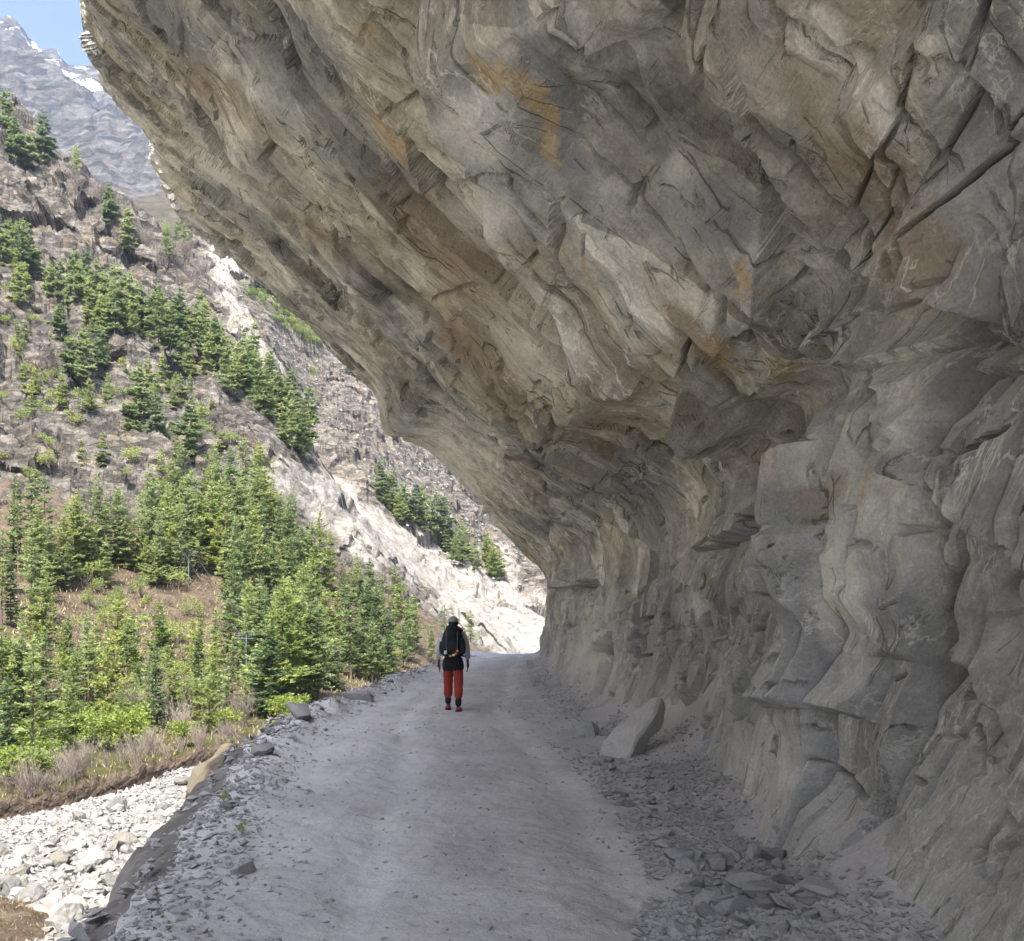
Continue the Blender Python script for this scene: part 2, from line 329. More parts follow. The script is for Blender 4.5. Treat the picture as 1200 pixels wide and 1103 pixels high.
def mat_leaf(name, a, b_, trans=0.28):
    k = N(name, 0.6, 0.25); ri = k.n('ObjectInfo').outputs['Random']
    n = k.noise(k.pos(), 1.1, 3, 0.6)
    c = k.mix(k.rng(n, 0.3, 0.7), a, b_)
    c = k.mix(1.0, c, k.ramp(ri, [(0, (0.72, 0.80, 0.72)), (0.5, (1.0, 1.0, 1.0)), (1, (1.20, 1.12, 0.95))]), 'MULTIPLY')
    k.done(c)
    tr = k.n('BsdfTranslucent'); k.put(tr.inputs[0], c); ms = k.n('MixShader'); ms.inputs[0].default_value = trans
    k.put(ms.inputs[1], k.b.outputs[0]); k.put(ms.inputs[2], tr.outputs[0]); k.put(k.t.nodes['Material Output'].inputs[0], ms.outputs[0])
    return k.m
def mat_plain(name, col, rough=0.8, var=0.2, scale=20, spec=0.3):
    k = N(name, rough, spec); n = k.noise(k.obj(), scale, 5, 0.6)
    c = k.mix(1.0, (*col, 1), k.grey(k.rng(n, 0.25, 0.75, 1 - var, 1 + var)), 'MULTIPLY')
    return k.done(c, k.bump(n, 0.3, 0.01))
M = dict(cliff=mat_cliff(), road=mat_road(), bank=mat_bank(), bed=mat_riverbed(), hill=mat_hill('hillside_ground'), far=mat_hill('mountain_ground', True),
    rubble=mat_stone('rubble_stone', (0.20, 0.203, 0.21), (0.375, 0.38, 0.39), 0.55, 0.2),
    slab=mat_stone('slab_stone', (0.34, 0.338, 0.33), (0.50, 0.495, 0.48), 0.5, 0.1),
    berm=mat_stone('berm_stone', (0.17, 0.172, 0.18), (0.33, 0.33, 0.335), 0.35, 0.25),
    boulder=mat_stone('river_stone', (0.125, 0.122, 0.112), (0.275, 0.265, 0.24), 0.0, 0.3),
    tan=mat_stone('tan_rock', (0.10, 0.085, 0.06), (0.20, 0.17, 0.12), 0.1, 0.1),
    pine=mat_leaf('pine_needles', (0.170, 0.225, 0.098), (0.330, 0.380, 0.170), 0.5),
    spruce=mat_leaf('yellow_green_needles', (0.190, 0.245, 0.070), (0.340, 0.385, 0.130), 0.5),
    fir=mat_leaf('dark_needles', (0.105, 0.160, 0.075), (0.215, 0.275, 0.125), 0.45),
    leaf=mat_leaf('shrub_leaves', (0.130, 0.185, 0.035), (0.250, 0.300, 0.075), 0.4),
    dry=mat_leaf('dry_grass', (0.22, 0.175, 0.095), (0.36, 0.29, 0.17), 0.15),
    twig=mat_plain('grey_twigs', (0.20, 0.165, 0.14), 0.9, 0.3, 4), bark=mat_plain('bark', (0.12, 0.095, 0.075), 0.9, 0.3, 6),
    soil=mat_plain('dark_soil', (0.085, 0.062, 0.043), 0.95, 0.4, 2), pole=mat_plain('grey_metal', (0.13, 0.15, 0.18), 0.5, 0.1, 5))

# ------------------------------------------------------------------ the overhanging cliff
def build_cliff():
    Yk = np.array([-24, -6, 2, 4, 5.2, 6.7, 9.3, 11.9, 15.2, 22.4, 33, 40, 43])
    xb = np.array([2.6, 2.4, 2.2, 2.05, 1.92, 1.85, 2.0, 2.15, 1.45, 1.10, 1.12, 1.2, 1.27])
    YL = np.array([-24, 11, 14, 20, 25, 33, 38, 43]); xl = np.array([-5.0, -5.05, -5.5, -6.2, -6.5, -5.75, -5.6, -5.6]); zl = np.array([8.5, 8.55, 8.9, 9.7, 10.5, 11.3, 11.7, 12.2])
    Y = np.concatenate([np.linspace(-12, 1.6, 110, endpoint=False), np.geomspace(1.6, 43, 1260), 43 + np.linspace(0.02, 1, 60)[1:] ** 1.5 * 14])
    Yc = np.clip(Y, -4.5, 43); over = np.maximum(Y - 43, 0); back = np.maximum(-4.5 - Y, 0)  # overhang ended just behind the camera, shaped to let sun and bounce light in
    SH = 0.41 * (1 - sstep(27, 43, Yc)) * sstep(-4.5, 1.5, Yc); YA = Yc - SH * 11.5     # rows follow the dip of the rock
    B = np.interp(Yc, Yk, xb); XL = np.interp(YA, YL, xl) + 0.34 * sstep(13, 8, YA); ZL = np.interp(YA, YL, zl)
    k5 = np.ones(25) / 25
    for a in (B, XL, ZL): a[15:-75] = np.convolve(a, k5, 'same')[15:-75]
    bend = np.interp(Yc, [-24, 4, 6, 10, 20, 43], [2.9, 2.9, 2.7, 2.2, 2.2, 2.7])
    bx = B + 0.30; one = np.ones_like(Y)
    def lerp(t, off=0.0):   # along the leaning face, pushed out (+) towards the road
        x = bx + (XL - bx) * t; z = bend + 0.55 + (ZL - bend - 0.55) * t
        dx, dz = XL - bx, ZL - bend; l = np.hypot(dx, dz)
        return x - dz / l * off, z + dx / l * off
    C = [(B - 1.1, -0.75 * one), (B - 0.22, -0.14 * one), (B + 0.08, 0.40 * one), (B + 0.24, 1.15 * one), (bx - 0.03, bend - 0.35), lerp(0.035, -0.13), lerp(0.18, -0.10), lerp(0.36, -.05), lerp(0.55, -.05), lerp(0.75, 0.0), lerp(0.90, 0.06),
         lerp(0.985, 0.03), (XL - 0.12, ZL + 0.55), (XL + 0.25, ZL + 2.2), (XL + 2.5, ZL + 10), (XL + 9, ZL + 30), (XL + 24, ZL + 60)]
    C = np.stack([np.stack(c, -1) for c in C], 1)          # rows, ctrl, 2
    seg = []
    for i, n in enumerate([40, 42, 75, 120, 95, 190, 190, 165, 165, 150, 80, 40, 25, 40, 30, 20]): seg.append(i + np.arange(n) / n)
    t = np.concatenate(seg + [[16.0]]); i = np.clip(t.astype(int), 0, 15); ft = (t - i)[None, :, None]
    g = lambda k: C[:, np.clip(i + k, 0, 16)]
    p0, p1, p2, p3 = g(-1), g(0), g(1), g(2)
    XZ = 0.5 * ((2 * p1) + (-p0 + p2) * ft + (2 * p0 - 5 * p1 + 4 * p2 - p3) * ft ** 2 + (-p0 + 3 * p1 - 3 * p2 + p3) * ft ** 3)
    P = np.empty((len(Y), len(t), 3), np.float32)
    P[..., 0] = XZ[..., 0] + (over * 2.2 + back * 3)[:, None]; P[..., 1] = (Yc + over * 0.8 - back * 0.3)[:, None]; P[..., 2] = XZ[..., 1]
    d = np.hypot(np.diff(XZ[..., 0], axis=1), np.diff(XZ[..., 1], axis=1)); s = np.concatenate([np.zeros((len(Y), 1)), np.cumsum(d, 1)], 1).mean(0)[None, :] * np.ones((len(Y), 1))
    s = s.astype(np.float32); dip = SH[:, None] * np.clip(s - 1.6, 0, 10.4); P[..., 1] -= dip; V = (Y[:, None] - dip).astype(np.float32)
    a = np.gradient(P, axis=0); b = np.gradient(P, axis=1); nrm = np.cross(b, a); nrm /= np.linalg.norm(nrm, axis=-1, keepdims=True) + 1e-9
    if nrm[400, 500, 0] > 0: nrm = -nrm
    yy = np.maximum(P[..., 1], 0.5); px = 600 + F * P[..., 0] / yy; py = HY - F * (P[..., 2] - ZC) / yy
    seen = ((V > 1.7) & (V < 43.5)).astype(np.float32) * (1 - sstep(11.5, 12.2, t))[None, :]
    ppm = F / yy                                               # px per metre there
    # --- displacement towards the road
    w_ = V + 0.41 * s
    ww = w_ + 0.12 * n2(s * 0.14, w_ * 0.14, 5) + 0.012 * n2(s * 0.9, w_ * 0.9, 6) + 0.012 * n2(s * 4, w_ * 4, 7); ss = s + 0.12 * n2(s * 0.2, w_ * 0.2, 8) + 0.015 * n2(s * 1.3, w_ * 1.3, 9)
    cell = np.maximum(0.012, np.maximum(0.0030 * np.clip(V, 2, 43), 0.018 + 0 * s))       # mesh spacing there, m
    rgh = np.clip(0.55 + 0.9 * n2(s * 0.25, w_ * 0.35, 24), 0.12, 1.25); rgh2 = np.clip(0.5 + 1.0 * n2(s * 0.6, w_ * 0.9, 25), 0.08, 1.3)
    D = 0.16 * facet(s / 4.2, ww / 2.4, 21, .1) + 0.085 * facet((s + 0.5 * ww) / 1.7, (ww - 0.15 * s) / 0.9, 22, .1) + 0.050 * rgh * facet((s - 0.3 * ww) / 0.8, ww / 0.42, 23, .1)
    D += 0.030 * rgh * facet((s + 0.4 * ww) / 0.34, (ww - 0.1 * s) / 0.18, 26, .1) + 0.016 * rgh2 * facet(s / 0.15, ww / 0.08, 27, .1) + 0.005 * fbm(s * 9, w_ * 14, 3, 29)
    for (ls, lw, off, tx, ty, sd, crk, skw) in ((3.2, 1.25, 0.20, 0.40, 0.50, 131, 0.26, 0.5), (1.25, 0.50, 0.10, 0.22, 0.24, 141, 0.20, 0.5), (0.48, 0.20, 0.036, 0.09, 0.10, 151, 0.07, 0.5), (0.19, 0.085, 0.012, 0.03, 0.035, 161, 0.0, 0.4)):
        m = np.clip(0.55 + 1.1 * n2(s * 0.5 / ls, w_ * 0.5 / lw, sd + 8), 0.0 if lw < 1 else 0.4, 1.15) * np.clip((lw / cell - 2) / 3, 0, 1)
        for os_, ow_ in ((-.7, -.25), (.25, -.7), (-.25, .7), (.7, .25)):       # softened over about one mesh cell
            u, v, ex, ey, r1, r2, r3 = brick((ss + os_ * 0.020) / ls, (ww + ow_ * cell) / lw, sd, skw)
            D += 0.25 * m * (off * (r1 - 0.5) * 1.8 + tx * (r2 - 0.5) * u + ty * (r3 - 0.42) * v)
        if crk:
            cm = sstep(0.05, 0.30, n2(s * 0.7 / ls, w_ * 0.7 / lw, sd + 9)); dist = np.minimum(ex * ls * 1.3, ey * lw)
            D -= crk * cm * np.clip(1 - dist / (1.4 * cell + 0.006), 0, 1)
    incl = sstep(2.0, 4.5, s)
    for (Lg, A, sd) in ((2.9, 0.14, 31), (0.95, 0.05, 37)):
        ph = ww / Lg + 0.45 * n2(s * 0.30 / Lg, w_ * 0.2 / Lg, sd) + 0.7 * hf(np.floor(s / (Lg * 1.3) + 0.5 * n2(w_ / Lg, s * 0, sd + 3)).astype(np.int32), np.zeros(s.shape, np.int32) + sd, 5)
        fr = ph - np.floor(ph)
        amp = np.clip(0.35 + 1.0 * n2(s * 0.4 / Lg, w_ * 0.5 / Lg, sd + 1), 0, 1.2)
        D += A * amp * (fr * np.clip((1 - fr) * Lg / (2.2 * cell + 0.02), 0, 1) - 0.4) * (0.5 + 0.5 * incl)
    for (ls, lw, off, sd, crk) in ((2.6, 1.6, 0.07, 47, 0.12), (0.9, 0.6, 0.04, 61, 0.06)):
        jx = s / ls + 0.14 * n2(s * 1.2 / ls, w_ * 1.2 / lw, sd + 8); jy = ww / lw + 0.10 * n2(s * 1.5 / ls, w_ * 1.5 / lw, sd + 9)
        f1, f2, r1, r2, r3, ox, oy = worley(jx, jy, sd)
        m = sstep(-0.15, 0.3, n2(s * 0.35 / ls, w_ * 0.35 / lw, sd + 7))
        e = f2 - f1; bev = np.clip(e * lw / (1.5 * cell + 0.004), 0, 1)
        D += m * bev * off * (r1 - 0.5) * 1.6
        cm = sstep(0.10, 0.30, n2(s * 0.6 / ls, w_ * 0.6 / lw, sd + 11)); D -= crk * cm * np.clip(1 - e * lw / (1.5 * cell + 0.005), 0, 1)
    # --- the big breaks of this face: (points, lift on the right-hand side in m, reach in m, fade at ends)
    wob = 3.5 * n2(px * 0.012, py * 0.012, 91) + 1.5 * n2(px * 0.07, py * 0.07, 92)
    pxw = px + wob; pyw = py + 3 * n2(px * 0.012, py * 0.012, 93)
    def step(pts, lift, reach, other=0.0, side=1, sharp=0.05):
        d_, sgn, al = poly_sd(pxw, pyw, pts); m = d_ / ppm; end = sstep(-0.12, 0.05, al) * sstep(1.12, 0.95, al)
        r_ = sgn * side > 0
        return seen * end * np.where(r_, lift * np.exp(-(m / reach) ** 1.3) * sstep(0, sharp, m), -other * np.exp(-(m / (reach * 0.5)) ** 1.2))
    def groove(pts, depth, width):
        d_, _, al = poly_sd(pxw, pyw, pts); m = d_ / ppm
        return -seen * depth * np.exp(-(m / width) ** 2) * (al > -0.02) * (al < 1.02)
    def pit(cx, cy, rx, ry, depth, ang=0.0, pw=3.0):
        c_, s_ = math.cos(ang), math.sin(ang); dx, dy = pxw - cx, pyw - cy
        q = ((dx * c_ + dy * s_) / rx) ** 2 + ((-dx * s_ + dy * c_) / ry) ** 2
        return -seen * depth * np.exp(-q ** (pw / 2))
    # on screen, walking down-right: the right-hand side (positive) is below-left; side=-1 lifts the upper right
    D += step([(560, -60), (600, 30), (640, 130), (690, 210), (703, 270), (770, 350), (815, 400), (860, 465)], 0.55, 1.0, 0.20, -1)
    D += step([(880, -60), (930, 40), (985, 130), (1100, 260), (1215, 385)], 0.34, 1.1, 0.20, -1)
    D += step([(760, 338), (840, 318), (925, 290), (960, 283)], 0.24, 0.7, 0.16, -1)
    D += step([(1066, 430), (1130, 408), (1215, 376)], 0.12, 0.6, 0.06, -1)
    D += step([(1000, 390), (1044, 440), (1040, 520), (1015, 620), (1000, 700)], 0.30, 0.5, 0.14, -1)
    D += step([(1075, 440), (1100, 540), (1150, 618), (1215, 680)], 0.16, 0.5, 0.06, -1)
    D += step([(835, 645), (880, 638), (928, 624)], 0.22, 0.6, 0.12, -1)
    D += step([(925, 560), (932, 660), (938, 770), (948, 850)], 0.20, 0.35, 0.12, -1)
    D += step([(945, 575), (985, 552), (1000, 470)], 0.18, 0.4, 0.1, 1)
    D += step([(300, 120), (430, 230), (560, 350), (680, 480)], 0.22, 1.4, 0.12, -1)
    D += step([(200, 20), (330, 160), (450, 330), (600, 520)], 0.22, 1.6, 0.10, -1)
    D += step([(640, 480), (700, 560), (760, 640), (850, 720)], 0.20, 1.2, 0.10, -1)
    D += step([(530, 470), (620, 580), (680, 690), (700, 760)], 0.22, 1.6, 0.10, -1)
    D += step([(960, 838), (1000, 835), (1035, 848)], 0.16, 0.3, 0.10, -1)
    D += step([(1060, 770), (1120, 790), (1150, 850), (1165, 930)], 0.10, 0.3, 0.04, -1)
    D += step([(655, 690), (680, 688), (700, 678)], 0.3, 0.7, 0.2, -1)
    D += pit(1000, 440, 55, 60, 0.32) + pit(985, 585, 32, 60, 0.16, 0.4) + pit(1000, 930, 34, 56, 0.16) + pit(600, 95, 55, 26, 0.30, 0.8) + pit(640, 150, 16, 50, 0.18, -0.3)
    D += pit(1105, 330, 95, 60, 0.08, 0.5) + pit(782, 858, 26, 40, 0.55) + pit(905, 370, 90, 45, 0.18, 0.2) + pit(1160, 720, 18, 34, 0.12)
    D -= pit(474, 488, 30, 26, 0.5, 0.8, 2.2) + pit(612, 668, 12, 14, 0.4)
    for pts in ([(478, 92), (560, 60)], [(500, 206), (560, 186), (625, 165)], [(538, 314), (600, 305), (655, 285)], [(575, 215), (590, 235), (603, 247), (622, 232)], [(1215, 930), (1178, 975), (1162, 1000), (1158, 1045)], [(1140, 990), (1142, 1045)],
                [(775, 860), (775, 800), (790, 760)], [(1016, 545), (1024, 600), (1038, 640)], [(1194, 640), (1165, 690), (1190, 730)], [(905, 240), (912, 265), (925, 285)], [(932, 660), (936, 720), (930, 790)], [(880, 690), (882, 740)], [(1118, 850), (1120, 905)], [(350, 120), (385, 160)], [(505, 318), (525, 335)]):
        D += groove(pts, 0.10, 0.018)
    D *= np.where(V < 0, 0.8, 1.0)
    D *= 0.2 + 0.8 * sstep(-0.4, 1.1, P[..., 2])
    Q = P + nrm * D[..., None]
    me = grid_mesh('rock_cliff', Q)
    attr(me, 'rk', 'FLOAT_VECTOR', np.stack([s, w_ + 0.35 * (ww - w_), D], -1))
    # --- pigment with a shape of its own, and shade put into the right wall
    yq = np.maximum(Q[..., 1], 0.5); pxw = 600 + F * Q[..., 0] / yq + wob; pyw = HY - F * (Q[..., 2] - ZC) / yq
    def blob(lst):
        r = np.zeros_like(px)
        for (cx, cy, rx, ry, ang, a) in lst:
            c_, s_ = math.cos(R(ang)), math.sin(R(ang)); dx, dy = pxw - cx, pyw - cy
            q = ((dx * c_ + dy * s_) / rx) ** 2 + ((-dx * s_ + dy * c_) / ry) ** 2
            r = np.maximum(r, a * np.exp(-q ** 1.4))
        return r * seen
    och = blob([(585, 85, 60, 26, 25, .9), (620, 110, 50, 24, 35, .9), (645, 150, 18, 50, -5, .95), (455, 160, 26, 70, -35, .75), (430, 60, 30, 80, -40, .55), (850, 415, 34, 18, 50, .95), (870, 330, 22, 60, 10, .55), (930, 440, 50, 25, 10, .6), (700, 330, 30, 60, -40, .5), (1015, 580, 15, 60, 0, .55), (1020, 690, 25, 40, 0, .4), (620, 650, 22, 14, 60, .7), (745, 300, 14, 60, -40, .5), (490, 60, 40, 60, -30, .45), (660, 300, 60, 16, -15, .45), (760, 90, 60, 14, -40, .5), (905, 60, 16, 40, 0, .4), (420, 330, 30, 18, 50, .4)])
    bro = blob([(525, 290, 45, 150, -42, .62), (560, 420, 36, 110, -40, .55), (820, 405, 14, 72, -38, 1.0), (960, 585, 20, 48, 40, .9), (260, 110, 26, 120, -50, .6), (600, 480, 40, 22, 30, .5), (1000, 170, 45, 170, -42, .6), (1080, 300, 60, 70, -40, .7), (770, 420, 50, 50, 0, .45), (900, 540, 60, 70, 0, .4), (350, 260, 22, 110, -48, .5), (620, 560, 16, 60, -40, .5), (720, 480, 60, 90, -30, .45)])
    pal = blob([(1000, 120, 70, 45, 45, 1.0), (960, 50, 40, 60, -20, .7), (560, 150, 60, 60, 0, .6), (560, 250, 60, 50, 0, .65), (620, 390, 60, 110, -40, .55), (420, 470, 40, 50, 0, .5), (540, 540, 80, 60, 40, .5), (980, 690, 40, 80, 0, .7), (1080, 640, 50, 110, 0, .5), (700, 770, 40, 70, 0, .6), (900, 900, 60, 90, 20, .55), (1060, 520, 30, 120, 5, .5), (800, 240, 30, 70, 0, .5), (260, 200, 40, 90, -50, .5), (1150, 480, 60, 40, 0, .3), (690, 60, 40, 90, -25, .4)])
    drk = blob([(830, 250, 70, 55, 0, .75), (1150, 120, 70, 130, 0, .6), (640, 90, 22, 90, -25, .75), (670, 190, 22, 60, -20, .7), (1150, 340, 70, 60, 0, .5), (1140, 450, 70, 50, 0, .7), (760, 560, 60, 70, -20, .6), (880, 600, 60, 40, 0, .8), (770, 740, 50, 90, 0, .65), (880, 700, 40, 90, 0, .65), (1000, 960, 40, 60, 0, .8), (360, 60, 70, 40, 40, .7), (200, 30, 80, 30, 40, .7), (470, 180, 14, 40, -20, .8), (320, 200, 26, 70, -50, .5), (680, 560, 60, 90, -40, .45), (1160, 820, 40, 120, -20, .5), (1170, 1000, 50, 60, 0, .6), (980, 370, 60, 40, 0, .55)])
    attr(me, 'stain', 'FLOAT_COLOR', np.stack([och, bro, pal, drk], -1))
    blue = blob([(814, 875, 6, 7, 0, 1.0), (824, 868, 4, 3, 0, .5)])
    attr(me, 'paint_and_shade', 'FLOAT_COLOR', np.stack([blue, np.clip(sstep(950, 1400, px + 0.35 * py) * 0.9 + sstep(600, 800, py) * 0.6, 0, 1) * seen, blue * 0, blue * 0], -1))  # blue paint mark; right and lower wall zone, schist tone with painted shade
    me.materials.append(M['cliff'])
    o = link(bpy.data.objects.new('rock_cliff', me)); tag(o, 'huge grey and ochre rock cliff overhanging the dirt road', 'cliff', kind='structure')
    return Q
CL = build_cliff()

# ------------------------------------------------------------------ road and its bank
ROAD_END = 47.0
_eY = [-30, 3, 5, 9, 12, 15, 22, 30, 44, 60, 70]; _eX = [-2.3, -2.0, -2.05, -2.75, -3.2, -3.5, -3.3, -3.0, -2.3, -1.0, 0.5]
def edge_x(y): return np.interp(y, _eY, _eX) + 0.13 * n2(np.asarray(y) * 0.7, 0 * np.asarray(y), 301) + 0.05 * n2(np.asarray(y) * 2.7, 0 * np.asarray(y), 302)
def wall_x(y): return np.interp(y, [-24, -8, -4.5, 2, 4, 5.2, 6.7, 9.3, 11.9, 15.2, 22.4, 33, 40, 43, 46, 60], [20, 11, 2.4, 2.2, 2.05, 1.92, 1.85, 2.0, 2.15, 1.45, 1.10, 1.12, 1.2, 1.27, 4, 12])  # widened behind the camera: unseen sunlit ground added to bounce light onto the rock
def road_z(x, y):
    x = np.asarray(x, np.float32); y = np.asarray(y, np.float32)
    z = 0.05 * n2(x * 0.5, y * 0.35, 311) + 0.034 * fbm(x * 1.6, y * 1.3, 4, 312) + 0.013 * fbm(x * 6, y * 6, 3, 313)
    c = x - 0.5 * (edge_x(y) + wall_x(y))
    for rx in (-0.75, 0.85): z = z - 0.045 * np.exp(-((c - rx - 0.15 * n2(y * 0.2, 0 * y, 315)) / 0.22) ** 2)
    d = wall_x(y) - x                                         # rubble apron against the wall
    z = z + 0.34 * np.exp(-np.maximum(d, -0.5) / 0.42) * (0.75 + 0.5 * n2(x, y * 0.8, 316))
    e = x - edge_x(y)                                         # low stone berm on the outer edge
    bm_ = np.clip(0.55 + 0.9 * n2(y * 0.33, 0 * y, 317), 0.1, 1.2) * np.interp(y, [0, 5, 9, 13, 17, 24, 30, 50], [0.4, .4, 1.0, 1.2, 1.6, 1.6, 0.7, 0.4])
    z = z + 0.16 * bm_ * np.exp(-((e - 0.25) / 0.33) ** 2) * (1 + 0.5 * n2(x * 3, y * 3, 318))
    z = z - np.where(y > ROAD_END, (y - ROAD_END) ** 1.5 * 0.06, 0)
    return z
def build_road():
    Y = np.concatenate([np.linspace(-28, 3, 60, endpoint=False), np.geomspace(3, 70, 620)])
    u = np.linspace(0, 1, 330)
    E = edge_x(Y)[:, None]; Wd = (wall_x(Y) + 0.9)[:, None]
    X = E + (Wd - E) * u[None]; YY = Y[:, None] + 0 * X
    P = np.stack([X, YY, road_z(X, YY)], -1)
    cc = X - 0.5 * (edge_x(YY) + wall_x(YY)); trk = 0
    for rx in (-0.75, 0.85): trk = trk + np.exp(-((cc - rx - 0.15 * n2(YY * 0.2, 0 * YY, 315)) / 0.26) ** 2)
    me = grid_mesh('dirt_road', P, True, True); attr(me, 'track', 'FLOAT', trk); me.materials.append(M['road'])
    tag(link(bpy.data.objects.new('dirt_road', me)), 'dusty grey dirt road running under the rock overhang', 'road', kind='structure')
    # bank: from the edge down to the riverbed
    v = np.concatenate([np.linspace(0, 0.25, 60, endpoint=False), np.linspace(0.25, 1, 90)])
    EX = E - 0.0; z0 = road_z(E, Y[:, None])
    drop = 8.2 * v[None] ** 1.0; out = 7.0 * v[None] ** 1.15 + 0.25 * np.minimum(v[None] / 0.02, 1)
    X = EX - out; YY = Y[:, None] + 0 * X
    Z = z0 - drop + 0.14 * fbm(X * 1.1, YY * 1.1, 4, 331) * np.minimum(v[None] * 20, 1) + 0.05 * fbm(X * 6, YY * 6, 3, 332) * np.minimum(v[None] * 20, 1)
    X = X + 0.25 * fbm(YY * 0.7, Z * 1.0, 4, 333) * np.minimum(v[None] * 12, 1)
    me = grid_mesh('road_bank', np.stack([X, YY, Z], -1), False, False); me.materials.append(M['bank'])
    tag(link(bpy.data.objects.new('road_bank', me)), 'grey rubble bank dropping from the road to the riverbed', 'bank', kind='structure')
build_road()

# ------------------------------------------------------------------ valley: stations along each line of sight, (distance along the view axis, picture row)
# 0 bed near, 1 foot of scarp, 2 top of scarp, 3 terrace, 4-6 forest slope, 7-8 crag, 9 spur ridge, 10 gully, 11-13 second slope, 14-16 high mountain
COLS = {
  0:   [(10, 1500), (40.4, 963), (41, 943), (50, 900), (75, 765), (98, 690), (120, 612), (160, 470), (225, 290), (300, 120), (360, 230), (430, 240), (480, 240), (540, 240), (900, 200), (1400, 110), (1900, 36), (2300, 60)],
  60:  [(10, 1500), (42.9, 951), (43.5, 932), (55, 885), (78, 775), (100, 700), (122, 620), (165, 475), (225, 325), (290, 180), (345, 270), (430, 265), (480, 260), (540, 262), (900, 215), (1400, 130), (1900, 74), (2300, 95)],
  140: [(11, 1450), (47.4, 930), (48, 910), (60, 865), (82, 790), (105, 712), (128, 630), (168, 490), (220, 360), (275, 246), (330, 330), (400, 310), (460, 296), (520, 296), (900, 235), (1400, 160), (1900, 104), (2300, 120)],
  230: [(12, 1400), (54.3, 899), (55, 884), (70, 850), (90, 795), (112, 720), (135, 620), (175, 500), (220, 400), (258, 318), (310, 345), (380, 320), (440, 298), (490, 284), (900, 250), (1400, 180), (1900, 130), (2300, 150)],
  310: [(13, 1380), (62.3, 882), (63, 866), (80, 840), (100, 780), (122, 710), (145, 630), (180, 540), (212, 470), (238, 405), (290, 440), (350, 385), (430, 325), (500, 280), (900, 260), (1400, 190), (1900, 150), (2300, 170)],
  370: [(14, 1360), (70.0, 870), (71, 852), (90, 830), (112, 775), (135, 715), (155, 655), (180, 600), (200, 560), (218, 522), (265, 555), (330, 480), (420, 400), (500, 320), (900, 280), (1400, 210), (1900, 170), (2300, 190)],
  450: [(15, 1340), (84.0, 850), (85, 838), (105, 815), (125, 770), (145, 730), (165, 692), (185, 665), (200, 645), (215, 632), (245, 640), (310, 560), (400, 470), (490, 390), (900, 300), (1400, 230), (1900, 190), (2300, 210)],
  540: [(16, 1320), (105, 840), (106, 832), (122, 815), (140, 788), (158, 765), (176, 748), (192, 738), (206, 732), (220, 727), (245, 724), (310, 650), (390, 570), (480, 480), (900, 320), (1400, 250), (1900, 210), (2300, 230)],
  620: [(17, 1300), (125, 830), (126, 825), (140, 815), (155, 803), (170, 795), (185, 788), (200, 783), (215, 778), (230, 772), (255, 762), (310, 705), (380, 640), (470, 560), (900, 340), (1400, 270), (1900, 230), (2300, 250)],
  720: [(18, 1300), (140, 825), (141, 820), (155, 812), (170, 803), (185, 797), (200, 792), (215, 787), (230, 783), (245, 777), (270, 762), (320, 705), (380, 640), (470, 560), (900, 340), (1400, 270), (1900, 230), (2300, 250)]}
NEARX = {0: -10}
def pchip(xk, Y, x):
    """smooth through rows Y at xk, evaluated at x (monotone cubic)"""
    xk = np.asarray(xk, float); h = np.diff(xk); d = np.diff(Y, axis=0) / h[:, None]
    m = np.zeros_like(Y); m[1:-1] = np.where(d[:-1] * d[1:] > 0, 2 * d[:-1] * d[1:] / (d[:-1] + d[1:] + 1e-12), 0); m[0] = d[0]; m[-1] = d[-1]
    i = np.clip(np.searchsorted(xk, x) - 1, 0, len(h) - 1); t = ((x - xk[i]) / h[i])[:, None]; H = h[i][:, None]
    return (2*t**3-3*t**2+1) * Y[i] + (t**3-2*t**2+t) * H * m[i] + (-2*t**3+3*t**2) * Y[i+1] + (t**3-t**2) * H * m[i+1]
def valley_grid(ts, pxs):
    ck = np.array(sorted(COLS)); T = np.array([COLS[c] for c in ck], float)     # cols, stations, 2
    Z = ZC + T[..., 0] * (HY - T[..., 1]) / F; Rr = T[..., 0]
    # beyond the left of the frame the valley simply runs on past the camera: same heights at the same distance to the side
    out = []
    for arr, is_d in ((Rr, 1), (Z, 0)):
        inside = pchip(ck, arr, np.clip(pxs, 0, 720)); out.append(inside)
    Dd, Zz = out
    st = np.arange(T.shape[1]); Dt = pchip(st, Dd.T, ts).T; Zt = pchip(st, Zz.T, ts).T       # px, t
    az = np.arctan((pxs - 600) / F)
    return Dt, Zt, az
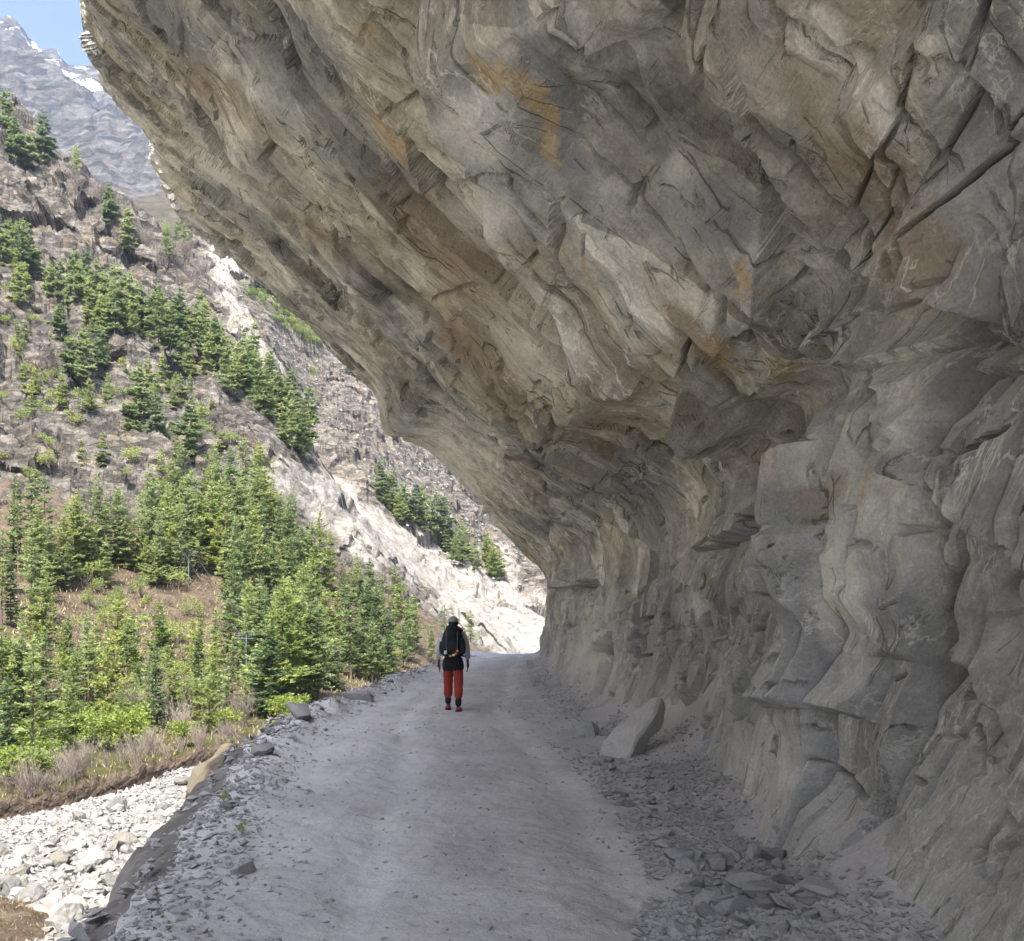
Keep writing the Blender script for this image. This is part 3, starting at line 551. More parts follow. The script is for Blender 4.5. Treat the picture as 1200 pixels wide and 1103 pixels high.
def build_valley():
    pxs = np.concatenate([np.linspace(0, 720, 470)])
    # angles further left: -27.5 .. -155 degrees
    a0 = math.atan(-600 / F); extra = np.linspace(-R(158), a0, 190, endpoint=False)
    rows = np.concatenate([np.linspace(0, 1, 90, endpoint=False), np.linspace(1, 2, 16, endpoint=False), np.linspace(2, 3, 26, endpoint=False), np.linspace(3, 6, 150, endpoint=False), np.linspace(6, 9, 240, endpoint=False), np.linspace(9, 10, 40, endpoint=False),
                           np.linspace(10, 13, 170, endpoint=False), np.linspace(13, 17, 231)])
    Dt, Zt, az = valley_grid(rows, pxs)
    X = Dt * np.tan(az)[:, None]; Y = Dt
    # extension: lateral distance kept
    lat = -X[0]; Xe = -lat[None] * np.ones((len(extra), 1)); Ye = lat[None] / np.tan(-extra)[:, None]; Ze = Zt[0][None] * np.ones((len(extra), 1))
    Ye = np.clip(Ye, -900, None); 
    X = np.concatenate([Xe, X]); Y = np.concatenate([Ye, Y]); Z = np.concatenate([Ze, Zt])
    t = rows[None] * np.ones_like(X); px = 600 + F * X / np.maximum(Y, 1)
    # relief
    up = 0
    bedm = (t < 1); 
    z = Z.copy()
    z += np.where(t < 1.0, 0.20 * fbm(X * 0.22, Y * 0.22, 4, 401) + 0.10 * fbm(X * 1.4, Y * 1.4, 3, 402), 0) * sstep(0, 0.2, t)
    ter = sstep(1.9, 2.05, t) * sstep(10.2, 9.6, t)
    z += ter * 0.16 * fbm(X * 0.5, Y * 0.5, 4, 403)
    A = sstep(3, 5, t) * sstep(10.6, 9.3, t)
    z += A * (2.6 * fbm(X * 0.035, Y * 0.03 + Z * 0.01, 4, 404) + 0.5 * fbm(X * 0.3, Y * 0.3, 3, 405))
    crag = sstep(5.9, 6.6, t) * sstep(9.6, 9.1, t)
    q = (X * 0.55 + Z * 0.8 + 0.25 * Y); qn = q + 4 * fbm(X * 0.05, Y * 0.05, 3, 406)
    for (Lg, a_, sd) in ((14, 3.5, 411), (5.5, 1.6, 412)):
        fr = qn / Lg + 0.6 * n2(X * 0.6 / Lg, Y * 0.6 / Lg, sd); fr = fr - np.floor(fr)
        z += crag * a_ * (fr * sstep(1, 0.72, fr) - 0.45) * np.clip(0.5 + n2(X * .4 / Lg, Y * .4 / Lg, sd + 5), 0, 1.3)
    f1, f2, r1, r2, r3, ox, oy = worley(X / 7.0 + 0.4 * n2(X * .2, Y * .2, 421), (Z + 0.5 * Y) / 6.0, 420)
    z += crag * sstep(0, .25, f2 - f1) * (3.0 * (r1 - 0.5) + 2.2 * (r2 - 0.5) * ox + 2.2 * (r3 - .5) * oy)
    z += crag * (2.6 * facet(X / 9, (Y + Z) / 7, 425) + 1.1 * facet(X / 3.4, (Y + Z) / 2.6, 426) + 0.5 * facet(X / 1.4, (Y + Z) / 1.2, 427))
    ca_, cb_ = 0.8 * X - 0.6 * Z + 1.5 * n2(X * .05, Z * .05, 480), 0.6 * X + 0.8 * Z + 0.35 * Y + 1.5 * n2(X * .05, Z * .05, 481); push = np.zeros_like(X)
    for (la, lb, am, sd) in ((20, 8, 5.0, 482), (7, 3, 2.0, 492), (2.4, 1.1, 0.45, 502)):
        u_, v_, ex_, ey_, q1, q2, q3 = brick(ca_ / la, cb_ / lb, sd, 0.6); mm = np.clip(0.55 + n2(X * .5 / la, Z * .5 / la, sd + 8), 0.1, 1.2)
        push += mm * am * ((q1 - 0.5) * 1.6 + (q2 - .5) * u_ + 0.9 * (q3 - 0.35) * v_) - mm * am * 0.45 * np.clip(1 - ey_ * 7, 0, 1)
    z += crag * push * 0.55
    Bm = sstep(10.1, 11, t) * sstep(13.5, 12.8, t)
    z += Bm * (7 * ridged(X * 0.011, Y * 0.004, 4, 431) + 1.6 * fbm(X * 0.12, Y * 0.12, 4, 432))
    qb = (X * 0.5 + Z * 0.9 + 0.12 * Y) + 6 * fbm(X * 0.03, Y * 0.03, 3, 433)
    for (Lg, a_, sd) in ((22, 6.0, 435), (8, 2.6, 436), (3.4, 1.1, 437)):
        fr = qb / Lg + 0.6 * n2(X * 0.5 / Lg, Y * 0.4 / Lg, sd); fr = fr - np.floor(fr)
        z += Bm * a_ * (fr * sstep(1, 0.7, fr) - 0.42) * np.clip(0.35 + n2(X * .3 / Lg, Y * .3 / Lg, sd + 5), 0, 1.2)
    z += Bm * (3.0 * facet(X / 14, (Y + Z) / 16, 438) + 1.3 * facet(X / 5, (Y + Z) / 5, 439))
    Cm = sstep(13.4, 14.4, t)
    z += Cm * (150 * (ridged(X * 0.0030 + Z * 0.0009, Y * 0.0022, 5, 441) - 0.62) * sstep(13.5, 15.5, t) * np.where(t > 15.6, 0.6, 1) + 34 * facet((X + 0.4 * Y) / 95, Y / 130, 442) + 17 * facet((X + 0.4 * Y) / 38, Y / 50, 443) + 7 * facet(X / 16, Y / 20, 444))
    yoff = crag * (1.2 * fbm(X * 0.15, Z * 0.15, 4, 451) - 0.8 * push) - Bm * 1.2 * push; z += Bm * push * 0.8; Yd = Y + yoff
    scarp = sstep(0.95, 1.05, t) * sstep(2.1, 1.95, t); bankw = (1.0 * n2(px * 0.035, 0 * px, 461) + 0.5 * n2(px * 0.13, 0 * px, 462)) * sstep(0.7, 1.0, t) * sstep(3, 2, t)
    Yd = Yd + bankw * 0.8; Yd = Yd + scarp * (0.5 * fbm(px * 0.10, t * 1.5, 3, 463) + 0.35 * fbm(px * 0.37, t * 5, 3, 464)); z = z + sstep(1.5, 2.0, t) * sstep(2.6, 2.0, t) * (0.35 * n2(px * 0.045, 0 * px, 465) + 0.15 * n2(px * 0.2, t, 466))
    P = np.stack([X, Yd, z], -1)
    py = HY - F * (z - ZC) / np.maximum(Yd, 1); pxx = 600 + F * X / np.maximum(Yd, 1)
    # what the ground is made of, and paling added out of view
    def blob(lst):
        r = np.zeros_like(px)
        jx = pxx + 8 * n2(pxx * .04, py * .04, 471) + 5 * n2(pxx * .11, py * .11, 472); jy = py + 8 * n2(pxx * .04, py * .04, 473)
        for (cx, cy_, rx, ry, ang, a) in lst:
            c_, s_ = math.cos(R(ang)), math.sin(R(ang)); dx, dy = jx - cx, jy - cy_
            qq = ((dx * c_ + dy * s_) / rx) ** 2 + ((-dx * s_ + dy * c_) / ry) ** 2
            r = np.maximum(r, a * np.exp(-qq ** 1.5))
        return r
    pale = blob([(262, 325, 17, 44, -14, 1.), (286, 378, 14, 48, -32, 1.1), (262, 300, 36, 18, 10, .8), (314, 418, 14, 34, -35, .9), (345, 500, 7, 60, -20, .6), (385, 480, 14, 50, -10, .4), (330, 555, 26, 26, 40, .9), (385, 590, 54, 32, 40, 1.1), (440, 630, 54, 32, 35, 1.1), (500, 655, 54, 36, 25, 1.05), (560, 700, 60, 50, 40, 1.2), (610, 730, 50, 45, 0, 1.2), (425, 420, 30, 8, 40, .9), (480, 580, 60, 14, 38, .5), (150, 430, 22, 8, 30, .6), (300, 600, 14, 40, 0, .6), (580, 660, 30, 30, 0, .8)]) * np.where(t > 6, 1, 0)
    pale = np.maximum(pale, np.where((t > 10) & (t < 13.2), 0.34, 0)); pale[:len(extra) - 14] = np.where((t[:len(extra) - 14] > 3), 0.8, pale[:len(extra) - 14])  # unseen slopes left of the view paled to bounce light under the overhang
    rockm = np.clip(crag * 0.98 + np.where((t > 10) & (t < 13.2), 0.80, 0) + Cm * 0.75 - 0.15, 0, 1)
    green = np.maximum(blob([(350, 375, 60, 22, 40, .8), (300, 345, 30, 20, 30, .6), (395, 405, 40, 14, 30, .7), (370, 430, 8, 14, 0, .7)]) * (t > 10) * (t < 13.5), np.where((t > 2.2) & (t < 6), 0.42 * sstep(4.6, 2.4, t) + 0.25, 0))
    green = np.maximum(green, np.where((t > 13) & (t < 14), 0.5, 0))
    snow = np.clip(sstep(15.2, 16.0, t) * 0.47, 0, 1)
    m = np.stack([pale, rockm, green, snow], -1)
    def part(name, lo, hi, mat, label, cat, smooth=False):
        j = np.where((rows >= lo - 1e-6) & (rows <= hi + 1e-6))[0]
        me = grid_mesh(name, P[:, j], smooth); attr(me, 'm', 'FLOAT_COLOR', m[:, j]); me.materials.append(mat)
        tag(link(bpy.data.objects.new(name, me)), label, cat, kind='structure')
    part('riverbed', 0, 1.0, M['bed'], 'pale stony riverbed below the road', 'riverbed')
    part('river_scarp', 1.0, 2.0, M['soil'], 'dark earth scarp along the edge of the riverbed', 'bank')
    part('hillside', 2.0, 10.0, M['hill'], 'brown rocky hillside across the river with conifers', 'hill')
    part('landslide_slope', 10.0, 13.0, M['hill'], 'pale landslide slope behind the wooded spur', 'hill')
    part('mountain', 13.0, 17.0, M['far'], 'blue grey high mountain with snow patches', 'mountain')
    return P, rows, pxx, py, t
VP, VROWS, VPX, VPY, VT = build_valley()
g = np.array([[[-3000., -3000, -22], [3000, -3000, -22]], [[-3000, 3000, -22], [3000, 3000, -22]]])
me = grid_mesh('ground', g, False, False); me.materials.append(M['bank']); tag(link(bpy.data.objects.new('ground', me)), 'flat valley ground far below the road', 'ground', kind='structure')

# ------------------------------------------------------------------ trees and shrubs
def blades(P, D, Nn, Ln, Wd):
    """rhombic needle sprays: start P, direction D, width axis Nn"""
    P = np.asarray(P, np.float32); D = np.asarray(D, np.float32); D /= np.linalg.norm(D, axis=1, keepdims=True) + 1e-9
    S = np.cross(D, Nn); S /= np.linalg.norm(S, axis=1, keepdims=True) + 1e-9
    Ln = np.asarray(Ln)[:, None]; Wd = np.asarray(Wd)[:, None]
    V = np.stack([P, P + D * Ln * 0.45 + S * Wd, P + D * Ln, P + D * Ln * 0.5 - S * Wd], 1).reshape(-1, 3)
    return V, np.arange(len(V)).reshape(-1, 4)
def taper_tube(pts, rad, n=6):
    pts = np.asarray(pts, np.float32); V = []; Q = []
    for i, (p, r_) in enumerate(zip(pts, rad)):
        d = pts[min(i + 1, len(pts) - 1)] - pts[max(i - 1, 0)]; d = d / (np.linalg.norm(d) + 1e-9)
        u = np.cross(d, (0.3, 1, 0.1)); u /= np.linalg.norm(u); v = np.cross(d, u)
        for k in range(n):
            a = 2 * math.pi * k / n; V.append(p + r_ * (math.cos(a) * u + math.sin(a) * v))
    for i in range(len(pts) - 1):
        for k in range(n): Q.append((i * n + k, i * n + (k + 1) % n, (i + 1) * n + (k + 1) % n, (i + 1) * n + k))
    return np.array(V), np.array(Q)
def join(parts):
    V = []; Q = []; o = 0
    for v, q in parts: V.append(v); Q.append(q + o); o += len(v)
    return np.concatenate(V), np.concatenate(Q)
def conifer(seed, rad=0.24, layers=22, dens=1.0, droop=0.25, first=0.12, pw=0.85, blade=1.0):
    """unit-height conifer: trunk and crown"""
    r = np.random.RandomState(seed); P = []; D = []; W = []; Ln = []; Wd = []; limbs = []
    lean = r.normal(0, 0.012, 2)
    trunk_pts = [(lean[0] * math.sin(t * 3), lean[1] * t, t) for t in np.linspace(-0.04, 0.98, 9)]
    for i in range(layers):
        f = (i + r.rand() * 0.6) / layers; z = first + (1 - first) * f ** 0.92
        env = rad * (1 - f) ** pw * (0.55 + 0.85 * r.rand()) + 0.012
        if f < 0.12: env *= 0.55 + 0.4 * r.rand()
        nb = int((5 + 3 * r.rand()) * dens) if f < 0.9 else 4
        a0 = r.rand() * 6.28
        for b in range(nb):
            if r.rand() < 0.22: continue
            a = a0 + 6.28 * b / nb + r.normal(0, 0.3); L_ = env * (0.45 + 0.75 * r.rand()) * (1 + 0.25 * math.sin(a + seed)); ca, sa = math.cos(a), math.sin(a)
            dz = droop * (1 - f) * (0.6 + 0.8 * r.rand()) - 0.35 * f
            pt = lambda t: np.array([ca * L_ * t, sa * L_ * t, z - dz * L_ * t + 0.22 * L_ * t * t])
            if L_ > 0.09 and r.rand() < 0.5: limbs.append(taper_tube([pt(0.02), pt(0.45), pt(0.85)], [0.004, 0.0028, 0.001], 3))
            k = max(3, int(L_ * 125))
            for t in np.linspace(0.16, 1.0, k):
                p = pt(t)
                for sgn in ((-1, 1) if t < 0.93 else (0,)):
                    if r.rand() < 0.12: continue
                    aa = a + sgn * (0.55 + 0.6 * r.rand()); ln = (0.018 + 0.035 * r.rand()) * (0.55 + 0.75 * (1 - t) + 0.2) * (0.7 + 0.5 * (L_ / rad))
                    P.append(p + r.normal(0, 0.004, 3)); D.append((math.cos(aa), math.sin(aa), r.normal(0.12, 0.28))); W.append((r.normal(0, .45), r.normal(0, .45), 1)); Ln.append(ln * blade); Wd.append(ln * blade * (0.20 + 0.12 * r.rand()))
    for q in range(14):
        a = r.rand() * 6.28; P.append((lean[0] * math.sin(2.9), lean[1], 0.93 + 0.06 * r.rand())); D.append((0.5 * math.cos(a), 0.5 * math.sin(a), 0.9)); W.append((r.normal(), r.normal(), 0.2)); Ln.append(0.035 + 0.02 * r.rand()); Wd.append(0.006)
    cv, cq = blades(P, D, np.array(W, np.float32), Ln, Wd)
    tv, tq = taper_tube(trunk_pts, np.linspace(0.017, 0.002, 9), 6)
    if limbs: tv, tq = join([(tv, tq)] + limbs)
    return (tv, tq), (cv, cq)
def bush(seed, n=900, flat=0.8, clumps=11):
    r = np.random.RandomState(seed); P = []; D = []; W = []; stems = []
    for c in range(clumps):
        a = r.rand() * 6.28; q = r.rand() ** 0.6 * 0.36; cc = np.array([math.cos(a) * q, math.sin(a) * q, 0.25 + (0.62 * r.rand()) * flat]); rr = 0.10 + 0.13 * r.rand()
        stems.append(taper_tube([(0, 0, -0.05), cc * np.array([0.5, 0.5, 0.55]), cc], [0.016, 0.010, 0.004], 4))
        for k in range(n // clumps):
            d = r.normal(0, 1, 3); d /= np.linalg.norm(d); P.append(cc + d * rr * r.rand() ** 0.45 * np.array([1.15, 1.15, 0.8])); D.append(d + r.normal(0, .5, 3)); W.append(r.normal(0, 1, 3))
    ln = 0.045 + 0.04 * r.rand(len(P)); cv, cq = blades(P, D, np.array(W, np.float32), ln, ln * 0.3)
    return join(stems), (cv, cq)
def bare(seed, n=30):
    r = np.random.RandomState(seed); parts = []
    for k in range(n):
        a = r.rand() * 6.28; sp = 0.12 + 0.32 * r.rand(); h_ = 0.55 + 0.45 * r.rand(); p0 = np.array([r.normal(0, .05), r.normal(0, .05), -0.04]); p2 = np.array([math.cos(a) * sp, math.sin(a) * sp, h_]); p1 = (p0 + p2) / 2 + r.normal(0, .04, 3)
        parts.append(taper_tube([p0, p1, p2], [0.006, 0.004, 0.0015], 3))
        for q in range(5):
            t = 0.35 + 0.6 * r.rand(); b0 = p0 + (p2 - p0) * t; parts.append(taper_tube([b0, b0 + np.array([r.normal(0, .10), r.normal(0, .10), 0.10 + 0.14 * r.rand()])], [0.003, 0.001], 3))
    return join(parts)
KINDS = {}
def kind(name, builder, crown_mat, trunk_mat):
    out = []
    for (tv, tq), (cv, cq) in builder:
        t = soup_mesh('trunk', tv, tq, True); t.materials.append(M[trunk_mat]); c = soup_mesh('crown', cv, cq); c.materials.append(M[crown_mat])
        V, Q = join([(tv, tq), (cv, cq)]); w_ = soup_mesh('tree', V, Q, False, [0] * len(tq) + [1] * len(cq)); w_.materials.append(M[trunk_mat]); w_.materials.append(M[crown_mat])
        out.append((t, c, w_))
    KINDS[name] = out
kind('pine', [conifer(s_, 0.24, 21, 1.0, 0.22, 0.13, 0.80) for s_ in (1, 2, 3, 4)], 'pine', 'bark')
kind('spruce', [conifer(s_, 0.27, 18, 0.95, 0.05, 0.10, 0.70, 1.15) for s_ in (11, 12, 13)], 'spruce', 'bark')
kind('fir', [conifer(s_, 0.22, 24, 1.15, 0.32, 0.06, 0.72, 1.1) for s_ in (21, 22, 23)], 'fir', 'bark')
kind('sparse', [conifer(s_, 0.19, 13, 0.8, 0.2, 0.30, 0.6) for s_ in (31, 32)], 'pine', 'bark')
kind('farpine', [conifer(s_, 0.21, 12, 0.95, 0.25, 0.08, 0.75, 1.7) for s_ in (41, 42, 43)], 'pine', 'bark')
kind('farfir', [conifer(s_, 0.23, 12, 0.95, 0.25, 0.05, 0.70, 1.7) for s_ in (51, 52)], 'fir', 'bark')
kind('bush', [bush(s_) for s_ in (61, 62, 63)], 'leaf', 'twig')
kind('dullbush', [bush(s_, 600, 0.9, 9) for s_ in (71, 72)], 'spruce', 'twig')
BARE = []
for s_ in (81, 82, 83):
    v_, q_ = bare(s_); me = soup_mesh('bare_shrub', v_, q_); me.materials.append(M['twig']); BARE.append(me)
rng = np.random.RandomState(5)
def thin(t_lo, t_hi):
    m = (VT >= t_lo) & (VT <= t_hi) & (VP[..., 1] > 5); return VP[m], VPX[m], VPY[m]
SURF = {'A': thin(2.15, 9.05), 'B': thin(10.6, 13.2), 'bed': thin(0.05, 0.97), 'bank': thin(1.6, 3.2)}
def on(surf, x, y):
    P, X, Y = SURF[surf]; k = np.argmin((X - x) ** 2 + (Y - y) ** 2); return P[k], math.hypot(X[k] - x, Y[k] - y)
def sample(poly, n, mind=0.0, holes=()):
    xs = [p[0] for p in poly]; ys = [p[1] for p in poly]; out = []
    for _ in range(n * 60):
        if len(out) >= n: break
        x = rng.uniform(min(xs), max(xs)); y = rng.uniform(min(ys), max(ys)); a = np.array([x]); b = np.array([y])
        if not in_poly(a, b, poly)[0] or any(in_poly(a, b, h_)[0] for h_ in holes): continue
        if mind and any((x - u) ** 2 + ((y - v) * 1.6) ** 2 < mind * mind for u, v in out): continue
        out.append((x, y))
    return out
NTREE = 0
def plant(kname, p, h, label, group, name='conifer_tree', cat='tree', whole=False, wide=1.0):
    global NTREE
    t, c, w_ = KINDS[kname][rng.randint(len(KINDS[kname]))]; rz = rng.uniform(0, 6.28); loc = (float(p[0]), float(p[1]), float(p[2]) - 0.02 * h); sc_ = (h * wide, h * wide, h)
    if whole:
        o = bpy.data.objects.new(name, w_)
    else:
        o = bpy.data.objects.new(name, None); o.empty_display_size = 0.3
    link(o); o.location = loc; o.rotation_euler = (rng.normal(0, .02), rng.normal(0, .02), rz); o.scale = sc_
    if not whole:
        for nm, me in (('trunk', t), ('crown', c)):
            ch = bpy.data.objects.new(nm if cat == 'tree' else {'trunk': 'stem', 'crown': 'foliage'}[nm], me); link(ch, o)
    tag(o, label, cat, group); NTREE += 1
    return o
KL = {'pine': 'blue green pine', 'spruce': 'yellow green spruce', 'fir': 'dark green fir', 'sparse': 'thin open pine'}
def wood(poly, n, hs, kinds, place, group, surf='A', mind=7, holes=(), whole=False, far=None):
    for x, y in sorted(sample(poly, n, mind, holes), key=lambda q: q[1]):
        p, d = on(surf, x, y)
        if d > 8: continue
        kn = kinds[rng.randint(len(kinds))]; h = rng.uniform(*hs)
        lab = '%s %s' % (KL[kn], place)
        plant({'pine': 'farpine', 'fir': 'farfir'}.get(kn, kn) if far else kn, p, h, lab, group, whole=whole, wide=rng.uniform(0.72, 1.05))
wood([(262, 590), (335, 612), (372, 655), (430, 700), (500, 752), (535, 772), (480, 795), (400, 822), (310, 848), (270, 800), (262, 700)], 88, (5.0, 11.0), ['pine', 'pine', 'pine', 'spruce', 'fir'], 'in the dense wood across the river, left of the hiker', 'conifers of the dense wood left of the hiker', mind=12)
wood([(0, 650), (60, 640), (130, 645), (230, 575), (330, 590), (300, 668), (230, 684), (130, 676), (60, 700), (0, 706)], 72, (5.0, 11.0), ['pine', 'pine', 'spruce', 'sparse'], 'on the middle slope just below the grey crag', 'conifers below the grey crag', mind=8)
wood([(0, 705), (55, 700), (60, 760), (160, 755), (255, 770), (300, 850), (200, 872), (90, 880), (0, 925)], 62, (2.4, 7.0), ['spruce', 'spruce', 'pine', 'sparse', 'sparse', 'fir'], 'on the lower slope just above the river scarp', 'conifers above the river scarp', mind=10, holes=([(100, 690), (250, 690), (262, 768), (165, 745), (100, 760)],))
wood([(0, 290), (60, 320), (160, 372), (230, 396), (300, 436), (340, 484), (374, 534), (350, 540), (300, 482), (200, 428), (100, 380), (0, 335)], 66, (8.5, 13), ['pine', 'pine', 'fir'], 'in the band of trees along the top of the grey crag', 'conifers along the top of the crag', mind=8, whole=True, far=1)
for (x, y, h, kn, lab) in [(16, 190, 12, 'fir', 'leftmost dark fir on the high spur ridge'), (48, 188, 14, 'fir', 'broad dark fir on the high spur ridge, second from the left'), (34, 196, 10, 'pine', 'short blue green pine between two dark firs on the high ridge'), (90, 214, 10, 'sparse', 'thin bare-stemmed pine on the spur ridge'), (128, 262, 10, 'fir', 'dark round fir on the ridge beside bare shrubs'), (152, 296, 11, 'pine', 'lone blue green pine just under the ridge above the tree band'), (196, 312, 11, 'sparse', 'thin pine on the ridge beside the pale landslide top'), (8, 150, 11, 'pine', 'blue green pine at the left edge of the photo, topmost on the ridge'),
    (18, 360, 8, 'pine', 'small lone pine on the crag near the left edge'), (70, 400, 7, 'fir', 'small dark fir on the crag below the tree band'), (118, 446, 10, 'fir', 'dark fir in the small clump on the middle of the crag'), (96, 448, 10, 'pine', 'pale pine in the small clump on the middle of the crag'), (82, 442, 8, 'pine', 'shorter pine at the left of the small clump on the crag'), (164, 500, 11, 'pine', 'tall pine standing alone in the crag gully'), (182, 522, 9, 'fir', 'dark fir at the right of the crag gully'), (158, 524, 8, 'pine', 'low pine at the foot of the crag gully'), (222, 535, 10, 'fir', 'dark fir at the crag foot above the middle wood'), (186, 492, 8, 'sparse', 'thin pine beside the crag gully'), (38, 508, 8, 'sparse', 'thin dark pine on the bare left crag face'), (72, 480, 6, 'spruce', 'small yellow green tree on the left crag face'), (40, 470, 6, 'spruce', 'small yellow tree on a crag ledge at left')]:
    p, d = on('A', x, y); plant({'pine': 'farpine', 'fir': 'farfir'}.get(kn, kn), p, h, lab, 'scattered trees on the crag and ridge', whole=True, wide=1.15)
wood([(392, 566), (430, 578), (470, 600), (522, 628), (520, 640), (450, 614), (398, 592)], 26, (10, 14), ['pine', 'fir'], 'in the strip of trees across the landslide slope', 'conifers across the landslide slope', 'B', 7, (), True, 1)
wood([(520, 640), (546, 652), (545, 668), (522, 660)], 7, (9, 12), ['pine', 'spruce'], 'in the tuft of trees at the lower end of the landslide strip', 'conifers across the landslide slope', 'B', 6, (), True, 1)
wood([(562, 655), (590, 665), (590, 682), (566, 678)], 6, (8, 11), ['spruce', 'pine'], 'in the tuft of trees beside the far rock edge', 'conifers across the landslide slope', 'B', 6, (), True, 1)
wood([(150, 296), (190, 300), (285, 282), (250, 278), (190, 282)], 16, (9, 13), ['pine'], 'on the skyline above the pale landslide', 'conifers above the landslide', 'B', 6, (), True, 1)
for (x, y, h, kn, lab) in [(552, 742, 8.0, 'sparse', 'slender open pine against the pale scree just right of the hiker\'s head'), (520, 738, 7.0, 'sparse', 'slender pine against the pale scree above the hiker\'s cap')]:
    p, d = on('A', x, y + 22); plant(kn, p, h, lab, None)
parts_ = []
for poly, n, hs, surf in ([(0, 285), (60, 316), (160, 368), (230, 392), (300, 430), (345, 484), (376, 534), (350, 545), (300, 486), (200, 434), (100, 386), (0, 340)], 60, (5, 9), 'A'), ([(0, 640), (130, 640), (235, 565), (340, 590), (380, 660), (520, 765), (420, 815), (300, 845), (250, 700), (60, 705), (0, 700)], 75, (3, 6.5), 'A'), ([(0, 335), (100, 385), (250, 450), (330, 545), (200, 560), (0, 560)], 40, (2.5, 6), 'A'), ([(392, 566), (430, 578), (522, 628), (590, 668), (585, 690), (520, 645), (450, 616), (398, 594)], 30, (6, 11), 'B'), ([(0, 710), (260, 770), (300, 850), (200, 872), (0, 925)], 30, (1.5, 3.5), 'A'):
    for x, y in sample(poly, n, 4):
        p, d = on(surf, x, y); me = KINDS[('farpine', 'spruce')[rng.rand() < 0.25]][rng.randint(3)][1]
        if d > 8: continue
        co = np.zeros(len(me.vertices) * 3, np.float32); me.vertices.foreach_get('co', co); co = co.reshape(-1, 3); a_ = rng.uniform(0, 6.28); h = rng.uniform(*hs); wd = h * rng.uniform(.75, 1.1)
        cx = (co[:, 0] * math.cos(a_) - co[:, 1] * math.sin(a_)) * wd; cy_ = (co[:, 0] * math.sin(a_) + co[:, 1] * math.cos(a_)) * wd
        parts_.append((np.stack([cx + p[0], cy_ + p[1], (co[:, 2] - 0.06) * h + p[2]], -1), np.arange(len(co)).reshape(-1, 4)))
v, q = join(parts_); me = soup_mesh('young_wood', v, q); me.materials.append(M['pine']); tag(link(bpy.data.objects.new('young_wood', me)), 'young conifers filling the wood between the larger trees', 'wood', kind='stuff')
# green shrubs on the bank and slopes
def shrubs(poly, n, hs, kn, label, group, surf='A', name='green_shrub', mind=10, wide=(1.0, 1.5), whole=False):
    for x, y in sample(poly, n, mind):
        p, d = on(surf, x, y)
        if d < 8: plant(kn, p, rng.uniform(*hs), label, group, name, 'shrub', whole, rng.uniform(*wide))
shrubs([(0, 850), (130, 845), (280, 850), (400, 838), (380, 850), (290, 866), (150, 885), (40, 925), (0, 930)], 34, (1.4, 2.8), 'bush', 'bright green leafy shrub along the terrace above the river scarp', 'green shrubs above the scarp')
shrubs([(50, 690), (130, 660), (230, 700), (290, 740), (260, 830), (120, 840), (0, 850), (0, 760)], 40, (1.6, 3.2), 'dullbush', 'dull yellow green shrub among the conifers of the lower slope', 'shrubs of the lower slope')
shrubs([(270, 640), (350, 650), (430, 720), (500, 770), (420, 812), (300, 840)], 36, (2.0, 3.6), 'dullbush', 'yellow green shrub filling a gap of the dense wood', 'shrubs in the dense wood', mind=9)
shrubs([(295, 350), (330, 340), (400, 395), (420, 412), (400, 418), (340, 396)], 60, (3, 5.5), 'bush', 'light green shrub in the green patch beside the landslide', 'shrubs of the green landslide patch', 'B', mind=5, whole=True)
shrubs([(0, 340), (100, 390), (250, 450), (340, 540), (250, 560), (100, 570), (0, 570)], 46, (1.8, 3.4), 'dullbush', 'small dull shrub clinging to the grey crag', 'shrubs on the crag', mind=12, whole=True)
def bares(poly, n, hs, label, group, surf='A', mind=8):
    for x, y in sample(poly, n, mind):
        p, d = on(surf, x, y)
        if d > 8: continue
        o = link(bpy.data.objects.new('bare_shrub', BARE[rng.randint(3)])); h = rng.uniform(*hs); o.location = p; o.rotation_euler = (0, 0, rng.uniform(0, 6.28)); o.scale = (h * 1.2, h * 1.2, h); tag(o, label, 'shrub', group)
bares([(60, 195), (140, 250), (235, 305), (255, 345), (235, 345), (140, 275), (60, 215)], 40, (4, 6.5), 'leafless pinkish grey shrub along the spur ridge', 'bare shrubs along the ridge')
bares([(0, 930), (60, 905), (150, 890), (290, 862), (290, 872), (150, 902), (40, 938), (0, 942)], 30, (0.9, 1.9), 'leafless grey twiggy shrub on the lip of the river scarp', 'bare shrubs on the scarp lip')
bares([(130, 860), (170, 790), (260, 800), (300, 860), (200, 872)], 22, (1.6, 3.0), 'tall leafless grey shrub among the lower trees', 'bare shrubs among the lower trees')
bares([(100, 690), (250, 690), (262, 768), (165, 745), (100, 760)], 14, (0.8, 1.6), 'low leafless shrub in the brown clearing', 'bare shrubs of the clearing')
# dry grass over the terrace and slope
def grass():
    P, X, Y = SURF['A']; m = (P[:, 1] < 130) & (X > -20) & (X < 560) & (Y > 640); P = P[m]
    k = rng.randint(len(P), size=9000); p = P[k] + rng.normal(0, .35, (9000, 3)) * np.array([1, 1, 0.0]); wgt = np.clip(p[:, 1] / 60, 0.7, 2)
    D = rng.normal(0, .45, (9000, 3)); D[:, 2] = 1
    v, q = blades(p - np.array([0, 0, .05]), D, rng.normal(0, 1, (9000, 3)).astype(np.float32), 0.35 * wgt * rng.uniform(.5, 1.3, 9000), 0.035 * wgt)
    me = soup_mesh('dry_grass', v, q); me.materials.append(M['dry']); tag(link(bpy.data.objects.new('dry_grass', me)), 'dry straw coloured grass over the lower slope', 'grass', kind='stuff')
grass()

